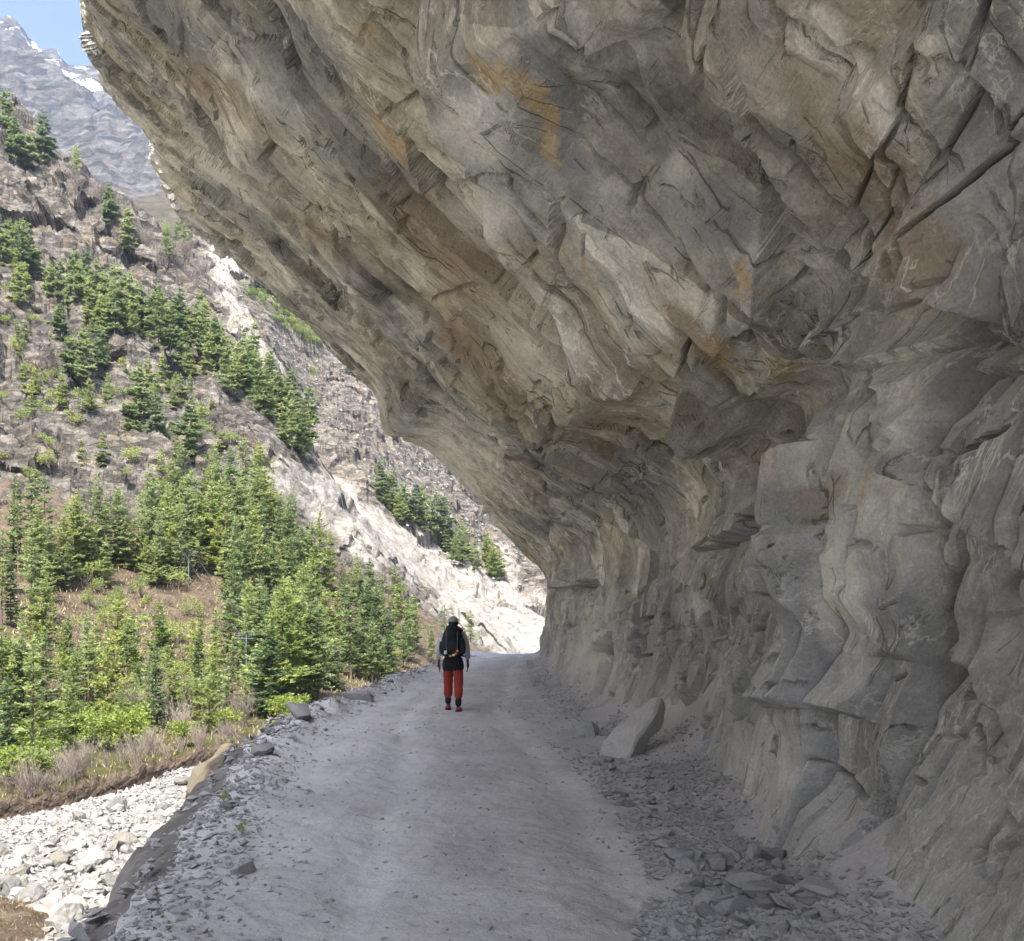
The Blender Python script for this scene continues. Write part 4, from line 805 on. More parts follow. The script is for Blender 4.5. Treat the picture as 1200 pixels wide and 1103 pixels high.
# ------------------------------------------------------------------ stones
def hull_mesh(name, seed, n, sx, sy, sz, box=0.6, jit=0.0, mat='rubble', bevel=0.0):
    r = random.Random(seed); bm = bmesh.new()
    for _ in range(n):
        d = Vector((r.gauss(0, 1), r.gauss(0, 1), r.gauss(0, 1))).normalized()
        m_ = max(abs(d.x), abs(d.y), abs(d.z)); d = d.lerp(d / m_, box) * r.uniform(0.8, 1.0)
        bm.verts.new((d.x * sx * .5, d.y * sy * .5, d.z * sz * .5))
    g_ = bmesh.ops.convex_hull(bm, input=bm.verts)
    bmesh.ops.delete(bm, geom=[v for v in bm.verts if not v.link_faces], context='VERTS')
    bmesh.ops.dissolve_limit(bm, angle_limit=R(14), verts=bm.verts, edges=bm.edges)
    if bevel: bmesh.ops.bevel(bm, geom=bm.edges[:], offset=bevel, segments=1, affect='EDGES', profile=0.6)
    bmesh.ops.triangulate(bm, faces=bm.faces)
    if jit:
        bmesh.ops.subdivide_edges(bm, edges=bm.edges, cuts=2, use_grid_fill=True)
        for v in bm.verts:
            k = v.co * 3 / max(sx, sy, sz)
            v.co *= 1 + jit * float(n2(np.array([k.x * 2 + seed]), np.array([k.y * 2 + k.z * 3]), seed)[0])
    me = bpy.data.meshes.new(name); bm.to_mesh(me); bm.free(); me.materials.append(M[mat]); return me
FLAT = [hull_mesh('rubble_stone', 500 + i, 16 + i % 5, 1, random.uniform(.5, .95), random.uniform(.25, .62), 0.5, 0, 'rubble', 0.012) for i in range(12)]
BERM = [hull_mesh('berm_stone', 600 + i, 15 + i % 5, 1, random.uniform(.5, .9), random.uniform(.2, .5), 0.5, 0, 'berm', 0.015) for i in range(8)]
ROUND = [hull_mesh('river_boulder', 700 + i, 34, 1, random.uniform(.7, .95), random.uniform(.5, .8), 0.25, 0.10, 'boulder') for i in range(10)]
def stone(name, me, x, y, z, s_, label, cat, group, tilt=0.25, sink=0.1):
    o = link(bpy.data.objects.new(name, me)); o.location = (x, y, z + s_ * sink); o.rotation_euler = (random.gauss(0, tilt), random.gauss(0, tilt), random.uniform(0, 6.28)); k = random.uniform(.8, 1.2); o.scale = (s_, s_ * k, s_ * random.uniform(.8, 1.2))
    tag(o, label, cat, group); return o
def gnd(px, py):
    """point of the road seen at a picture position"""
    Y = F * ZC / (py - HY)
    for _ in range(6):
        X = (px - 600) / F * Y; z = float(road_z(X, Y)); Y = F * (ZC - z) / (py - HY)
    return X, Y, z
# rubble at the foot of the wall, in the right foreground
for i, (px, py, wpx, lab) in enumerate([(765, 918 + 900, 0, '')][:0]): pass
BIG = [(880, 1040, 78, 'flat grey slab lying in the middle of the rubble pile at the wall foot'), (965, 1050, 84, 'long dark-sided slab at the right of the rubble pile, against the wall'), (915, 1066, 56, 'pale upright block in front of the long dark-sided slab'), (840, 1020, 50, 'pale flat stone at the back of the rubble pile'), (905, 1008, 52, 'rounded grey block leaning on the wall behind the rubble pile'), (990, 1082, 52, 'small pale block at the right end of the rubble pile'), (850, 1060, 40, 'light angular stone left of the middle slab'), (800, 1046, 34, 'thin slab at the left end of the rubble pile'), (745, 872, 0, '')]
for (px, py, wpx, lab) in BIG:
    if not wpx: continue
    X, Y, z = gnd(px, py); s_ = 0.8 * wpx / F * Y
    stone('rock_slab', FLAT[random.randrange(12)], X, Y, z, s_, lab, 'rock', None, 0.22, 0.16)
pile = [(760, 900), (830, 905), (850, 960), (905, 1000), (1000, 1055), (1010, 1100), (780, 1100), (810, 1040), (770, 980), (700, 930), (650, 880), (690, 880)]
for px, py in sample(pile, 235, 6):
    X, Y, z = gnd(px, py)
    if X > wall_x(Y) + 0.25: continue
    near = sstep(870, 1060, py); s_ = (0.04 + 0.16 * random.random() ** 2.6) * (0.85 + 0.5 * float(near))
    stone('rubble_stone', FLAT[random.randrange(12)], X, Y, z, s_, 'small grey angular stone in the rubble along the foot of the rock wall', 'stone', 'rubble stones along the wall foot', 0.35, 0.06)
pp = []
for px, py in sample([(640, 870), (700, 880), (770, 895), (830, 900), (860, 965), (910, 1005), (1000, 1055), (1020, 1103), (740, 1103), (760, 1030), (720, 950)], 4200, 0):
    X, Y, z = gnd(px, py)
    if X < wall_x(Y) + 0.2 and n2(np.array([X * 2.2]), np.array([Y * 1.6]), 77)[0] > -0.35: pp.append((X, Y, z + 0.006))
PILE_PTS = pp
# the leaning slab and its neighbour
def prism(name, pts, thick, mat, seed, rough=0.03):
    """slab with outline pts (x, z), extruded along y, broken edges"""
    bm = bmesh.new(); r = random.Random(seed)
    f = [bm.verts.new((x, 0, z)) for x, z in pts]; cx = sum(p[0] for p in pts) / len(pts); cz = sum(p[1] for p in pts) / len(pts)
    b = [bm.verts.new((cx + (x - cx) * r.uniform(.82, .95), thick * r.uniform(.9, 1.1), cz + (z - cz) * r.uniform(.8, .95))) for x, z in pts]
    bm.faces.new(f); bm.faces.new(b[::-1])
    for i in range(len(pts)): bm.faces.new((f[i], b[i], b[(i + 1) % len(pts)], f[(i + 1) % len(pts)]))
    bmesh.ops.recalc_face_normals(bm, faces=bm.faces); bmesh.ops.bevel(bm, geom=bm.edges[:], offset=0.025, segments=1, affect='EDGES')
    bmesh.ops.triangulate(bm, faces=bm.faces); bmesh.ops.subdivide_edges(bm, edges=bm.edges, cuts=3, use_grid_fill=True)
    for v in bm.verts: v.co += Vector([rough * float(n2(np.array([v.co.x * 4 + 9 * k + v.co.y * 3]), np.array([v.co.z * 4 + v.co.y * 2 + seed]), seed + k)[0]) for k in range(3)])
    me = bpy.data.meshes.new(name); bm.to_mesh(me); bm.free(); me.materials.append(M[mat]); return me
X, Y, z = gnd(733, 888); u_ = Y / F
me = prism('leaning_slab', [(-.30 * 1, 0.02), (-.33, .22), (-.20, .46), (-.02, .62), (.16, .80), (.27, .83), (.24, .62), (.10, .30), (.06, 0.0)], 0.34, 'slab', 31, 0.05)
o = link(bpy.data.objects.new('leaning_slab', me)); o.location = (X - 0.05, Y - 0.1, z - 0.06); o.rotation_euler = (R(-23), R(3), R(-36)); o.scale = (1.05, 1.05, 1.05); tag(o, 'large pale slab leaning against the foot of the rock wall beside a dark hollow', 'rock')
for (px, py, wpx, lab) in [(687, 862, 42, 'rounded dusty boulder half buried just left of the leaning slab'), (786, 872, 22, 'small pale stone in the hollow right of the leaning slab'), (700, 897, 20, 'small stone at the lower left corner of the leaning slab'), (716, 902, 26, 'flat stone in front of the leaning slab'), (561, 833, 9, 'small dark stone on the road just right of the hiker\'s shoes'), (585, 829, 8, 'second small dark stone on the road right of the hiker')]:
    X, Y, z = gnd(px, py); stone('stone', ROUND[2] if 'rounded' in lab else FLAT[5], X, Y, z, wpx / F * Y, lab, 'stone', None, 0.15, 0.12)
    if 'rounded' in lab: COL.objects[-1].data = hull_mesh('stone', 777, 26, 1, .8, .75, .15, .12, 'rubble')
# stones of the outer berm
n_ = 0
for _ in range(900):
    if n_ >= 150: break
    Y = random.uniform(6.5, 42); Y = 4.6 + (Y - 4.6) ** 1.0; e = random.gauss(0.15, 0.33)
    if e > 0.95 or e < -0.9: continue
    wgt = float(np.interp(Y, [4, 8, 11, 20, 26, 42], [0.12, 0.4, 1, 1, .6, .3]))
    if random.random() > wgt: continue
    X = float(edge_x(Y)) + e; s_ = (0.06 + 0.17 * random.random() ** 2.4) * (1.1 if e < 0.3 else 0.6); z = float(road_z(X, Y)) if e > 0 else float(road_z(edge_x(Y), Y)) + e * 1.1
    stone('berm_stone', BERM[random.randrange(8)], X, Y, z, s_, 'dark grey angular stone on the stony outer edge of the road', 'stone', 'stones along the outer road edge', 0.3, 0.08); n_ += 1
for (px, py, wpx, hh, lab) in [(352, 812 + 28, 54, .5, 'long dark slab on the road edge below the conifers'), (418, 820, 46, .6, 'dark flat outcrop at the bend of the outer road edge'), (312, 884, 52, .5, 'broad dark slab on the road edge above the tan rock'), (282, 1022, 44, .4, 'flat dark slab at the left road edge in the foreground')]:
    X, Y, z = gnd(px, py); o = stone('edge_slab', BERM[3], X, Y, z, wpx / F * Y, lab, 'rock', None, 0.12, 0.12)
me = hull_mesh('tan_rock', 801, 26, 1.2, 3.0, 1.5, 0.6, 0.16, 'tan'); o = link(bpy.data.objects.new('tan_rock', me)); o.location = (float(edge_x(13.0)) - 0.36, 13.0, -0.72); o.rotation_euler = (0, R(-12), R(8)); tag(o, 'big tan rock jutting from the bank just below the road edge', 'rock')
# riverbed boulders
pts = sample([(0, 985), (60, 965), (150, 940), (285, 895), (270, 940), (200, 1020), (150, 1090), (60, 1103), (0, 1050)], 270, 5)
for px, py in pts:
    p, d = on('bed', px, py)
    if d > 10: continue
    s_ = 0.30 + 0.75 * random.random() ** 3
    stone('river_boulder', ROUND[random.randrange(10)], p[0], p[1], p[2], s_, 'pale rounded boulder lying in the stony riverbed', 'boulder', 'boulders in the riverbed', 0.4, 0.12)
for (px, py, wpx, lab) in [(112, 1010, 26, 'biggest grey boulder with a dark shaded side in the riverbed'), (136, 950, 22, 'pale boulder on the riverbed just below the scarp'), (135, 1000, 20, 'tall white boulder beside the biggest riverbed boulder'), (98, 1022, 22, 'flat grey boulder left of the biggest riverbed boulder'), (150, 1005, 20, 'whitish block right of the tall white riverbed boulder')]:
    p, d = on('bed', px, py); stone('river_boulder', ROUND[random.randrange(10)], p[0], p[1], p[2], wpx / F * p[1] * 1.25, lab, 'boulder', 'boulders in the riverbed', 0.5, 0.2)
def scatter(name, pts, sizes, mat, label, cat, flat=0.55, seed=3):
    """many tiny stones as one object"""
    r = np.random.RandomState(seed); n = len(pts); base = np.array([(1, 0, 0), (-.5, .8, 0), (-.6, -.7, 0), (.1, .1, 1), (.05, -.1, -1), (.5, .75, .35)], float)
    tri = np.array([(0, 5, 3), (5, 1, 3), (1, 2, 3), (2, 0, 3), (0, 4, 5), (5, 4, 1), (1, 4, 2), (2, 4, 0)])
    V = base[None] * (0.7 + 0.6 * r.rand(n, 6, 1)) * np.stack([np.ones(n), r.uniform(.6, 1, n), r.uniform(.3, 1, n) * flat], -1)[:, None]
    a = r.rand(n) * 6.28; ca, sa = np.cos(a)[:, None], np.sin(a)[:, None]; X = V[..., 0] * ca - V[..., 1] * sa; Y = V[..., 0] * sa + V[..., 1] * ca; Z = V[..., 2] + 0.25 * X * r.normal(0, 1, (n, 1))
    W = np.stack([X, Y, Z], -1) * (np.asarray(sizes) * 0.5)[:, None, None] + np.asarray(pts)[:, None]
    me = soup_mesh(name, W.reshape(-1, 3), (tri[None] + 6 * np.arange(n)[:, None, None]).reshape(-1, 3)); me.materials.append(M[mat])
    return tag(link(bpy.data.objects.new(name, me)), label, cat, kind='stuff')
# gravel on the road: dense by the wall and the berm, sparse between
r_ = np.random.RandomState(9); GY = 4 + 40 * r_.rand(60000) ** 1.8; ed = edge_x(GY); wl = wall_x(GY); GU = r_.rand(60000); GX = ed - 0.3 + GU * (wl - ed + 0.4)
dw = wl - GX; de = GX - ed
keep = r_.rand(60000) < np.clip(0.07 + 0.75 * np.exp(-(dw / 0.75) ** 2) * (0.5 + n2(GX * 1.2, GY * 0.6, 901)) + 0.95 * np.exp(-((de - .1) / 0.5) ** 2) * np.interp(GY, [4, 6, 9], [.25, .4, 1]) + 0.35 * np.clip(n2(GX * 0.7, GY * 0.35, 902), 0, 1) ** 2, 0, 1)
GX, GY, dw, de = GX[keep], GY[keep], dw[keep], de[keep]; GZ = np.where(de > 0, road_z(GX, GY), road_z(edge_x(GY), GY) + de * 1.1)
scatter('road_gravel', np.stack([GX, GY, GZ + .004], -1), 0.012 + 0.05 * r_.rand(len(GX)) ** 3.2 + 0.02 * np.exp(-(dw / .8) ** 2) * r_.rand(len(GX)) + 0.075 * np.exp(-((de - .1) / .5) ** 2) * r_.rand(len(GX)) ** 2, 'berm', 'small grey gravel strewn over the dusty road', 'gravel')
scatter('rubble_shards', np.array(PILE_PTS), 0.02 + 0.075 * r_.rand(len(PILE_PTS)) ** 2.2, 'rubble', 'small broken shards covering the foot of the rock wall', 'gravel', 0.5, 8)
SB = SURF['bed'][0]; mb = (SURF['bed'][1] > -60) & (SURF['bed'][1] < 330) & (SURF['bed'][2] < 1160); SB = SB[mb]; kk = r_.randint(len(SB), size=9000)
scatter('riverbed_stones', SB[kk] + r_.normal(0, .25, (9000, 3)) * np.array([1, 1, .1]), 0.12 + 0.35 * r_.rand(9000) ** 2.5, 'boulder', 'loose pale stones covering the riverbed', 'gravel', 0.9)
YC_ = 4.3 + 40 * r_.rand(9000) ** 1.4; EC = r_.normal(-0.30, 0.46, 9000); kq = (r_.rand(9000) < np.interp(YC_, [4, 6.5, 9, 25, 35], [0.06, 0.25, 0.8, 0.9, 0.6]) * np.where(EC > 0.25, 0.35, 1.0)); YC_, EC = YC_[kq], EC[kq]; XC = edge_x(YC_) + EC; ZC_ = np.where(EC > 0, road_z(XC, YC_), road_z(edge_x(YC_), YC_) + EC * 1.15)
scatter('edge_rubble', np.stack([XC, YC_, ZC_ + .02], -1), 0.025 + 0.10 * r_.rand(len(XC)) ** 3.0, 'berm', 'broken dark rubble along the outer road edge', 'gravel', 0.6, 12)
WY = 4.5 + 32 * r_.rand(7000) ** 1.5; WX = wall_x(WY) - 0.62 + 0.62 * r_.rand(7000); kk_ = n2(WX * 2, WY * 1.1, 71) > -0.25; WY, WX = WY[kk_], WX[kk_]
scatter('wall_foot_shards', np.stack([WX, WY, road_z(WX, WY) + .005], -1), 0.015 + 0.08 * r_.rand(len(WX)) ** 3, 'rubble', 'broken shards along the foot of the wall', 'gravel', 0.5, 14)
YB = 4 + 40 * r_.rand(5000) ** 1.3; vb = r_.rand(5000) ** 1.5; XB = edge_x(YB) - 7 * vb ** 1.15 - .15
scatter('bank_stones', np.stack([XB, YB, road_z(edge_x(YB), YB) - 8.2 * vb + 0.03], -1), 0.05 + 0.13 * r_.rand(5000) ** 2.5, 'berm', 'loose dark stones on the bank below the road', 'gravel', 0.7)
# brown mound by the river, lower left
p, d = on('bed', 30, 1080)
xs, ys = np.meshgrid(np.linspace(-4.6, 4.6, 90), np.linspace(-3.6, 3.6, 80)); rr = np.sqrt((xs / 4.6) ** 2 + (ys / 3.6) ** 2); zz = 1.25 * np.clip(1 - rr ** 2, -0.3, 1) + 0.25 * fbm(xs * .6, ys * .6, 4, 950) + 0.08 * fbm(xs * 3, ys * 3, 3, 951)
me = grid_mesh('earth_mound', np.stack([xs + p[0] - 2.2, ys + p[1] - 1.0, zz + p[2] - 0.5], -1), False, False)
attr(me, 'm', 'FLOAT_COLOR', np.tile([0.33, 0, 0, 0], (xs.size, 1))); me.materials.append(M['hill']); tag(link(bpy.data.objects.new('earth_mound', me)), 'brown earth mound at the lower left beside the riverbed', 'mound', kind='structure')
PB, XB_, YB_ = SURF['B']; mS = (XB_ > 200) & (XB_ < 700) & (YB_ > 300) & (YB_ < 790); PS = PB[mS]; kS = r_.randint(len(PS), size=5000)
scatter('scree_stones', PS[kS] + r_.normal(0, 1.2, (5000, 3)) * np.array([1, 1, .1]), 0.3 + 1.7 * r_.rand(5000) ** 5, 'boulder', 'broken rock strewn over the pale landslide slope', 'scree', 0.9, 21)
gx = r_.uniform(-4.4, 4.4, 1800); gy = r_.uniform(-3.4, 3.4, 1800); gr = np.sqrt((gx / 4.6) ** 2 + (gy / 3.6) ** 2); gk = gr < 0.95; gx, gy, gr = gx[gk], gy[gk], gr[gk]
gz = 1.25 * (1 - gr ** 2) + 0.25 * fbm(gx * .6, gy * .6, 4, 950); gd = r_.normal(0, .5, (len(gx), 3)); gd[:, 2] = 1
v, q = blades(np.stack([gx + p[0] - 2.2, gy + p[1] - 1.0, gz + p[2] - 0.52], -1), gd, r_.normal(0, 1, (len(gx), 3)).astype(np.float32), 0.06 + .14 * r_.rand(len(gx)), 0.006 + 0.006 * r_.rand(len(gx)))
me = soup_mesh('mound_grass', v, q); me.materials.append(M['dry']); tag(link(bpy.data.objects.new('mound_grass', me)), 'thin dry grass on the brown earth mound', 'grass', kind='stuff')
# a few weeds on the berm
for (px, py, h) in [(284, 978, .13), (262, 940, .12)]:
    X, Y, z = gnd(px, py); plant('dullbush', (X, Y, z), h, 'little green weed growing on the stony outer road edge', 'weeds on the road edge', 'weed', 'plant', True)

# ------------------------------------------------------------------ utility poles and wire across the river
def poleline():
    tops = []
    for (px, py, hpx, lab) in [(288, 800, 58, 'blue grey utility pole with crossarm among the lower conifers'), (222, 688, 40, 'pale grey utility pole higher up among the slope trees')]:
        p, d = on('A', px, py); h = hpx / F * p[1]
        root = link(bpy.data.objects.new('utility_pole', None)); root.location = p; tag(root, lab, 'pole')
        v, q = taper_tube([(0, 0, -.4), (0, 0, h * .5), (0, 0, h)], [.07, .065, .055], 10); me = soup_mesh('post', v, q, True); me.materials.append(M['pole']); link(bpy.data.objects.new('post', me), root)
        for zz in (0.97, 0.90):
            v, q = taper_tube([(-.75, 0, h * zz), (.75, 0, h * zz)], [.035, .035], 6); me = soup_mesh('crossarm', v, q); me.materials.append(M['pole']); link(bpy.data.objects.new('crossarm', me), root)
        for xx in (-.65, 0, .65):
            v, q = taper_tube([(xx, 0, h * .97 + .05), (xx, 0, h * .97 + .14), (xx, 0, h * .97 + .2), (xx, 0, h * .97 + .26)], [.03, .07, .05, .02], 8); me = soup_mesh('insulator', v, q, True); me.materials.append(M['pole']); link(bpy.data.objects.new('insulator', me), root)
        tops.append(np.array([p[0], p[1], p[2] + h * .97 + .26]))
    a, b = tops
    for xx in (-.65, .65):
        pts = [a + (b - a) * t + np.array([xx, 0, -1.2 * 4 * t * (1 - t) * .4]) for t in np.linspace(0, 1, 14)]
        v, q = taper_tube(pts, [.010] * 14, 5); me = soup_mesh('power_line', v, q, True); me.materials.append(M['pole']); tag(link(bpy.data.objects.new('power_line', me)), 'thin grey power line strung between the two utility poles', 'cable', 'power lines between the poles')
poleline()

# ------------------------------------------------------------------ the hiker
HX, HYY = (531 - 600) / F * 17.77, 17.77
def skin(name, verts, edges, mat, parent=None, sub=2, smooth=True):
    me = bpy.data.meshes.new(name); me.from_pydata([v[:3] for v in verts], edges, []); o = bpy.data.objects.new(name + '_cage', me); COL.objects.link(o)
    md = o.modifiers.new('skin', 'SKIN'); md.use_smooth_shade = smooth; sv = me.skin_vertices[0].data
    for i, v in enumerate(verts):
        rx = v[3]; ry = v[4] if len(v) > 4 else rx; sv[i].radius = (rx, ry); sv[i].use_root = (i == 0)
    ss = o.modifiers.new('sub', 'SUBSURF'); ss.levels = sub; ss.render_levels = sub
    dg = bpy.context.evaluated_depsgraph_get(); dg.update(); new = bpy.data.meshes.new_from_object(o.evaluated_get(dg)); new.name = name
    bpy.data.objects.remove(o, do_unlink=True); new.materials.clear(); new.materials.append(M[mat])
    return link(bpy.data.objects.new(name, new), parent)
def ball(name, c, r, mat, parent, seg=20, cut=None, bump_=0.0):
    bm = bmesh.new(); bmesh.ops.create_uvsphere(bm, u_segments=seg, v_segments=seg // 2 + 2, radius=1)
    if cut is not None: bmesh.ops.delete(bm, geom=[v for v in bm.verts if v.co.z < cut], context='VERTS')
    for v in bm.verts:
        k = 1 + bump_ * float(n2(np.array([v.co.x * 3 + 5]), np.array([v.co.z * 3 + v.co.y * 2]), 3)[0]); v.co = Vector((c[0] + v.co.x * r[0] * k, c[1] + v.co.y * r[1] * k, c[2] + v.co.z * r[2] * k))
    for f in bm.faces: f.smooth = True
    me = bpy.data.meshes.new(name); bm.to_mesh(me); bm.free(); me.materials.append(M[mat]); return link(bpy.data.objects.new(name, me), parent)
def rbox(name, c, s_, mat, parent, rot=(0, 0, 0), bev=0.3, top=1.0):
    bm = bmesh.new(); bmesh.ops.create_cube(bm, size=1)
    for v in bm.verts:
        k = top if v.co.z > 0 else 1; v.co = Vector((v.co.x * s_[0] * k, v.co.y * s_[1] * k, v.co.z * s_[2]))
    bmesh.ops.bevel(bm, geom=bm.edges[:], offset=min(s_) * bev, segments=3, affect='EDGES', profile=.6)
    for f in bm.faces: f.smooth = True
    bm.transform(Matrix.Translation(c) @ Matrix.Rotation(rot[2], 4, 'Z') @ Matrix.Rotation(rot[1], 4, 'Y') @ Matrix.Rotation(rot[0], 4, 'X'))
    me = bpy.data.meshes.new(name); bm.to_mesh(me); bm.free(); me.materials.append(M[mat]); return link(bpy.data.objects.new(name, me), parent)
M.update(skin=mat_plain('brown_skin', (0.11, 0.062, 0.042), 0.6, 0.1), shirt=mat_plain('grey_shirt', (0.36, 0.40, 0.43), 0.9, 0.12, 30), black=mat_plain('black_cloth', (0.016, 0.016, 0.020), 0.8, 0.3, 25), red=mat_plain('rust_red_cloth', (0.25, 0.035, 0.022), 0.85, 0.15, 22),
    cap=mat_plain('grey_green_cap', (0.26, 0.30, 0.29), 0.9, 0.12, 40), shoe=mat_plain('red_shoe', (0.24, 0.045, 0.04), 0.7, 0.2, 30), white=mat_plain('white_label', (0.70, 0.72, 0.74), 0.7, 0.05), orange=mat_plain('orange_strap', (0.62, 0.20, 0.05), 0.7, 0.1), pack=mat_plain('black_pack', (0.018, 0.019, 0.026), 0.7, 0.35, 18), strap=mat_plain('grey_strap', (0.10, 0.10, 0.11), 0.8, 0.1), hair=mat_plain('dark_hair', (0.02, 0.017, 0.015), 0.7, 0.2, 50))
def hiker():
    z0 = float(road_z(HX, HYY)) - 0.005
    T = Vector((HX, HYY, z0))
    # joints; he walks away (+y), left foot a little ahead
    V = [(0, 0, .95, .105, .085), (0, 0, 1.08, .115, .09), (0, .015, 1.24, .145, .10), (0, .015, 1.38, .12, .085), (0, .02, 1.455, .055, .055), (0, .035, 1.53, .062, .07), (0, .045, 1.60, .075, .09), (0, .045, 1.665, .06, .075)]
    E = [(i, i + 1) for i in range(7)]
    def add(chain, start):
        p = start
        for v in chain: V.append(v); E.append((p, len(V) - 1)); p = len(V) - 1
        return p
    # nose, ears
    add([(0, .14, 1.595, .014)], 6); add([(.085, .035, 1.60, .012)], 6); add([(-.085, .035, 1.60, .012)], 6)
    for s_ in (-1, 1):
        el = (s_ * .245, -.015, 1.13); wr = (s_ * .262, .055, .885)
        w_ = add([(s_ * .165, .01, 1.395, .062), (s_ * .215, 0, 1.29, .05), (*el, .042), (s_ * .256, .02, 1.0, .036), (*wr, .026, .022)], 3)
        pm = add([(s_ * .264, .075, .845, .030, .016), (s_ * .262, .088, .80, .032, .014)], w_)
        for k, (off, l1) in enumerate(((.024, .070), (.009, .080), (-.007, .074), (-.021, .058))):
            add([(s_ * (.262), .088 + off, .80 - .018, .0095), (s_ * .254, .094 + off, .80 - .018 - l1 * .55, .0088), (s_ * .240, .090 + off, .80 - .018 - l1, .0075)], pm)
        add([(s_ * .256, .112, .83, .0105), (s_ * .248, .122, .795, .0095), (s_ * .243, .12, .77, .008)], pm - 1)
    feet = {}
    for s_ in (-1, 1):
        dy = 0.20 if s_ < 0 else -0.10; lift = 0.012 if s_ < 0 else 0
        kn = (s_ * .095, .03 + dy * .55, .50); an = (s_ * .098, dy - .02, .105 + lift)
        a = add([(s_ * .085, 0, .84, .075, .075), (*kn, .056), (s_ * .097, dy * .8 - .01, .36, .054), (*an, .037)], 0)
        add([(s_ * .103, dy + .06, .055 + lift, .036, .03), (s_ * .110, dy + .16, .04 + lift, .032, .022)], a); feet[s_] = (kn, an, dy, lift)
    body = skin('person', V, E, 'skin'); body.location = T
    tag(body, 'hiker in grey shirt and red trousers walking away along the road', 'person')
    b = body
    # shirt: torso and sleeves
    V2 = [(0, 0, 1.0, .150, .118), (0, 0, 1.12, .148, .112), (0, .015, 1.25, .168, .118), (0, .015, 1.375, .145, .10), (0, .02, 1.452, .068, .066)]; E2 = [(0, 1), (1, 2), (2, 3), (3, 4)]
    for s_ in (-1, 1):
        n0 = len(V2); V2 += [(s_ * .168, .01, 1.39, .076), (s_ * .220, 0, 1.28, .070), (s_ * .247, -.015, 1.13, .064), (s_ * .260, .02, 1.01, .060), (s_ * .264, .045, .935, .050)]; E2 += [(3, n0)] + [(n0 + k, n0 + k + 1) for k in range(4)]
    skin('shirt', V2, E2, 'shirt', b)
    V3 = [(0, 0, .93, .095, .070)]; E3 = []
    for s_ in (-1, 1):
        kn, an, dy, lf = feet[s_]; n0 = len(V3); V3 += [(s_ * .090, 0, .82, .098, .098), (s_ * .096, .02 + dy * .3, .66, .100, .100), (kn[0] * 1.02, kn[1], kn[2], .092, .090), (s_ * .100, dy * .8, .36, .088, .086), (s_ * .101, dy * .95 - .015, .225, .082, .080)]; E3 += [(0, n0)] + [(n0 + k, n0 + k + 1) for k in range(4)]
    tr = skin('trousers', V3, E3, 'red', b, 3)
    co = np.zeros(len(tr.data.vertices) * 3, np.float32); tr.data.vertices.foreach_get('co', co); co = co.reshape(-1, 3); nn = np.zeros_like(co).reshape(-1); tr.data.vertices.foreach_get('normal', nn); nn = nn.reshape(-1, 3)
    co += nn * (0.012 * fbm(co[:, 0] * 9 + co[:, 1] * 7, co[:, 2] * 17 + co[:, 0] * 8, 3, 61))[:, None]; tr.data.vertices.foreach_set('co', co.reshape(-1)); tr.data.update()
    V4 = [(0, 0, 1.05, .150, .125), (0, 0, .95, .172, .150)]; E4 = [(0, 1)]
    for s_ in (-1, 1):
        dy = feet[s_][2]; n0 = len(V4); V4 += [(s_ * .094, 0, .84, .125, .128), (s_ * .098, .015 + dy * .25, .70, .112, .112)]; E4 += [(1, n0), (n0, n0 + 1)]
    skin('shorts', V4, E4, 'black', b)
    for s_ in (-1, 1):
        kn, an, dy, lf = feet[s_]
        skin('gaiter', [(s_ * .101, dy * .95 - .015, .262 + lf, .070, .070), (s_ * .101, dy - .02, .18 + lf, .060, .060), (s_ * .102, dy - .01, .095 + lf, .058, .060)], [(0, 1), (1, 2)], 'black', b)
        sh = skin('shoe', [(s_ * .102, dy - .055, .060 + lf, .046, .052), (s_ * .104, dy + .03, .058 + lf, .050, .046), (s_ * .110, dy + .14, .045 + lf, .050, .036), (s_ * .113, dy + .20, .040 + lf, .040, .028)], [(0, 1), (1, 2), (2, 3)], 'shoe', b)
        s2 = rbox('sole', (s_ * .107, dy + .07, .016 + lf), (.105, .31, .034), 'black', sh, (0, 0, -s_ * .04), .3)
    cap = ball('cap', (0, .045, 1.625), (.098, .115, .105), 'cap', b, 24, -0.08)
    brim = ball('brim', (0, .14, 1.622), (.085, .10, .014), 'cap', cap, 16)
    ball('hair', (0, .025, 1.60), (.088, .098, .075), 'hair', b, 20, None, 0.04)
    for s_ in (-1, 1): ball('eye', (s_ * .03, .128, 1.612), (.010, .008, .007), 'white', b, 8)
    ball('mouth', (0, .128, 1.555), (.022, .008, .006), 'shoe', b, 8)
    # backpack
    pk = link(bpy.data.objects.new('backpack', None)); pk.location = T; tag(pk, 'black hiking backpack with white and orange tags on the hiker\'s back', 'backpack')
    skin('main_bag', [(0, -.215, 1.00, .20, .10), (.005, -.225, 1.14, .225, .125), (.01, -.22, 1.32, .225, .12), (.0, -.20, 1.44, .185, .10), (-.01, -.185, 1.50, .13, .08)], [(0, 1), (1, 2), (2, 3), (3, 4)], 'pack', pk)
    skin('lid', [(-.13, -.19, 1.49, .075, .06), (0, -.20, 1.535, .11, .06), (.13, -.19, 1.48, .080, .06), (.19, -.20, 1.44, .045, .04)], [(0, 1), (1, 2), (2, 3)], 'pack', pk)
    skin('front_pocket', [(.0, -.325, 1.07, .12, .04), (.0, -.335, 1.2, .13, .045), (.0, -.32, 1.32, .10, .035)], [(0, 1), (1, 2)], 'pack', pk)
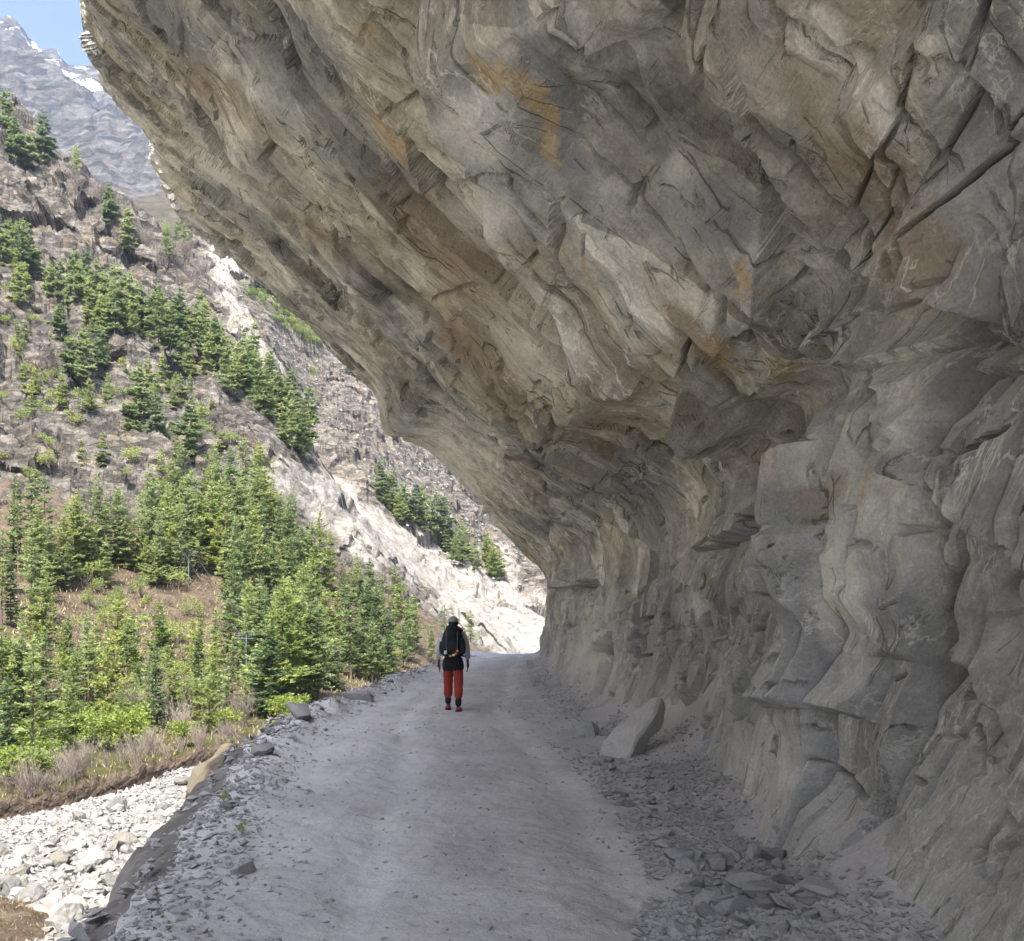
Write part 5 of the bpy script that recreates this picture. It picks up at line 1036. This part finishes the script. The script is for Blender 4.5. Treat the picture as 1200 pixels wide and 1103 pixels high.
    for s_ in (-1, 1):
        skin('side_pocket', [(s_ * .165, -.22, 1.03, .05, .06), (s_ * .175, -.22, 1.12, .055, .07), (s_ * .172, -.22, 1.24, .05, .065), (s_ * .165, -.22, 1.34, .03, .04)], [(0, 1), (1, 2), (2, 3)], 'pack', pk)
        v, q = taper_tube([(s_ * .11, -.14, 1.47), (s_ * .125, -.03, 1.475), (s_ * .13, .10, 1.42), (s_ * .145, .15, 1.28), (s_ * .16, .08, 1.12), (s_ * .16, -.13, 1.06)], [.022] * 6, 8); me = soup_mesh('shoulder_strap', v, q, True); me.materials.append(M['pack']); link(bpy.data.objects.new('shoulder_strap', me), pk)
        v, q = taper_tube([(s_ * .10, -.33, 1.45), (s_ * .10, -.385, 1.25), (s_ * .09, -.34, 1.05)], [.009] * 3, 6); me = soup_mesh('compression_strap', v, q, True); me.materials.append(M['strap']); link(bpy.data.objects.new('compression_strap', me), pk)
    ring = [(.168 * math.cos(a), -.0 + .145 * math.sin(a), 1.02) for a in np.linspace(0, 2 * math.pi, 21)]
    v, q = taper_tube(ring, [.024] * 21, 8); me = soup_mesh('hip_belt', v, q, True); me.materials.append(M['pack']); link(bpy.data.objects.new('hip_belt', me), pk)
    rbox('label', (-.115, -.40, 1.085), (.045, .014, .06), 'white', pk, (0, R(12), 0))
    rbox('label', (-.20, -.32, 1.31), (.045, .02, .065), 'white', pk, (0, R(-8), R(-20)))
    rbox('label', (-.165, -.27, 1.46), (.05, .02, .04), 'white', pk, (0, R(25), R(-20)))
    rbox('label', (.03, -.40, 1.035), (.045, .014, .03), 'white', pk, (0, R(-15), 0))
    for (x, z, a) in ((.10, 1.11, 10), (.065, 1.06, -20), (-.03, 1.02, 8)): rbox('buckle', (x, -.40, z), (.042, .016, .034), 'orange', pk, (0, R(a), 0))
    for s_ in (-1, 1): rbox('lift_strap', (s_ * .20, -.12, 1.0), (.07, .02, .022), 'white' if s_ < 0 else 'strap', pk)
hiker()

# ------------------------------------------------------------------ haze
def haze():
    bm = bmesh.new(); bmesh.ops.create_cube(bm, size=1)
    lo, hi = Vector((-3200, -3200, -26)), Vector((3200, 3200, 1420))
    for v in bm.verts: v.co = Vector((hi[i] if v.co[i] > 0 else lo[i] for i in range(3)))
    me = bpy.data.meshes.new('haze'); bm.to_mesh(me); bm.free()
    m = bpy.data.materials.new('haze_air'); m.use_nodes = True; t = m.node_tree; t.nodes.remove(t.nodes['Principled BSDF'])
    v = t.nodes.new('ShaderNodeVolumePrincipled'); v.inputs['Color'].default_value = (0.58, 0.74, 1.0, 1); v.inputs['Density'].default_value = 0.00009; v.inputs['Anisotropy'].default_value = 0.1
    t.links.new(v.outputs[0], t.nodes['Material Output'].inputs['Volume']); me.materials.append(m)
    o = link(bpy.data.objects.new('haze', me)); tag(o, 'thin pale blue air filling the valley', 'haze', kind='stuff')
haze()
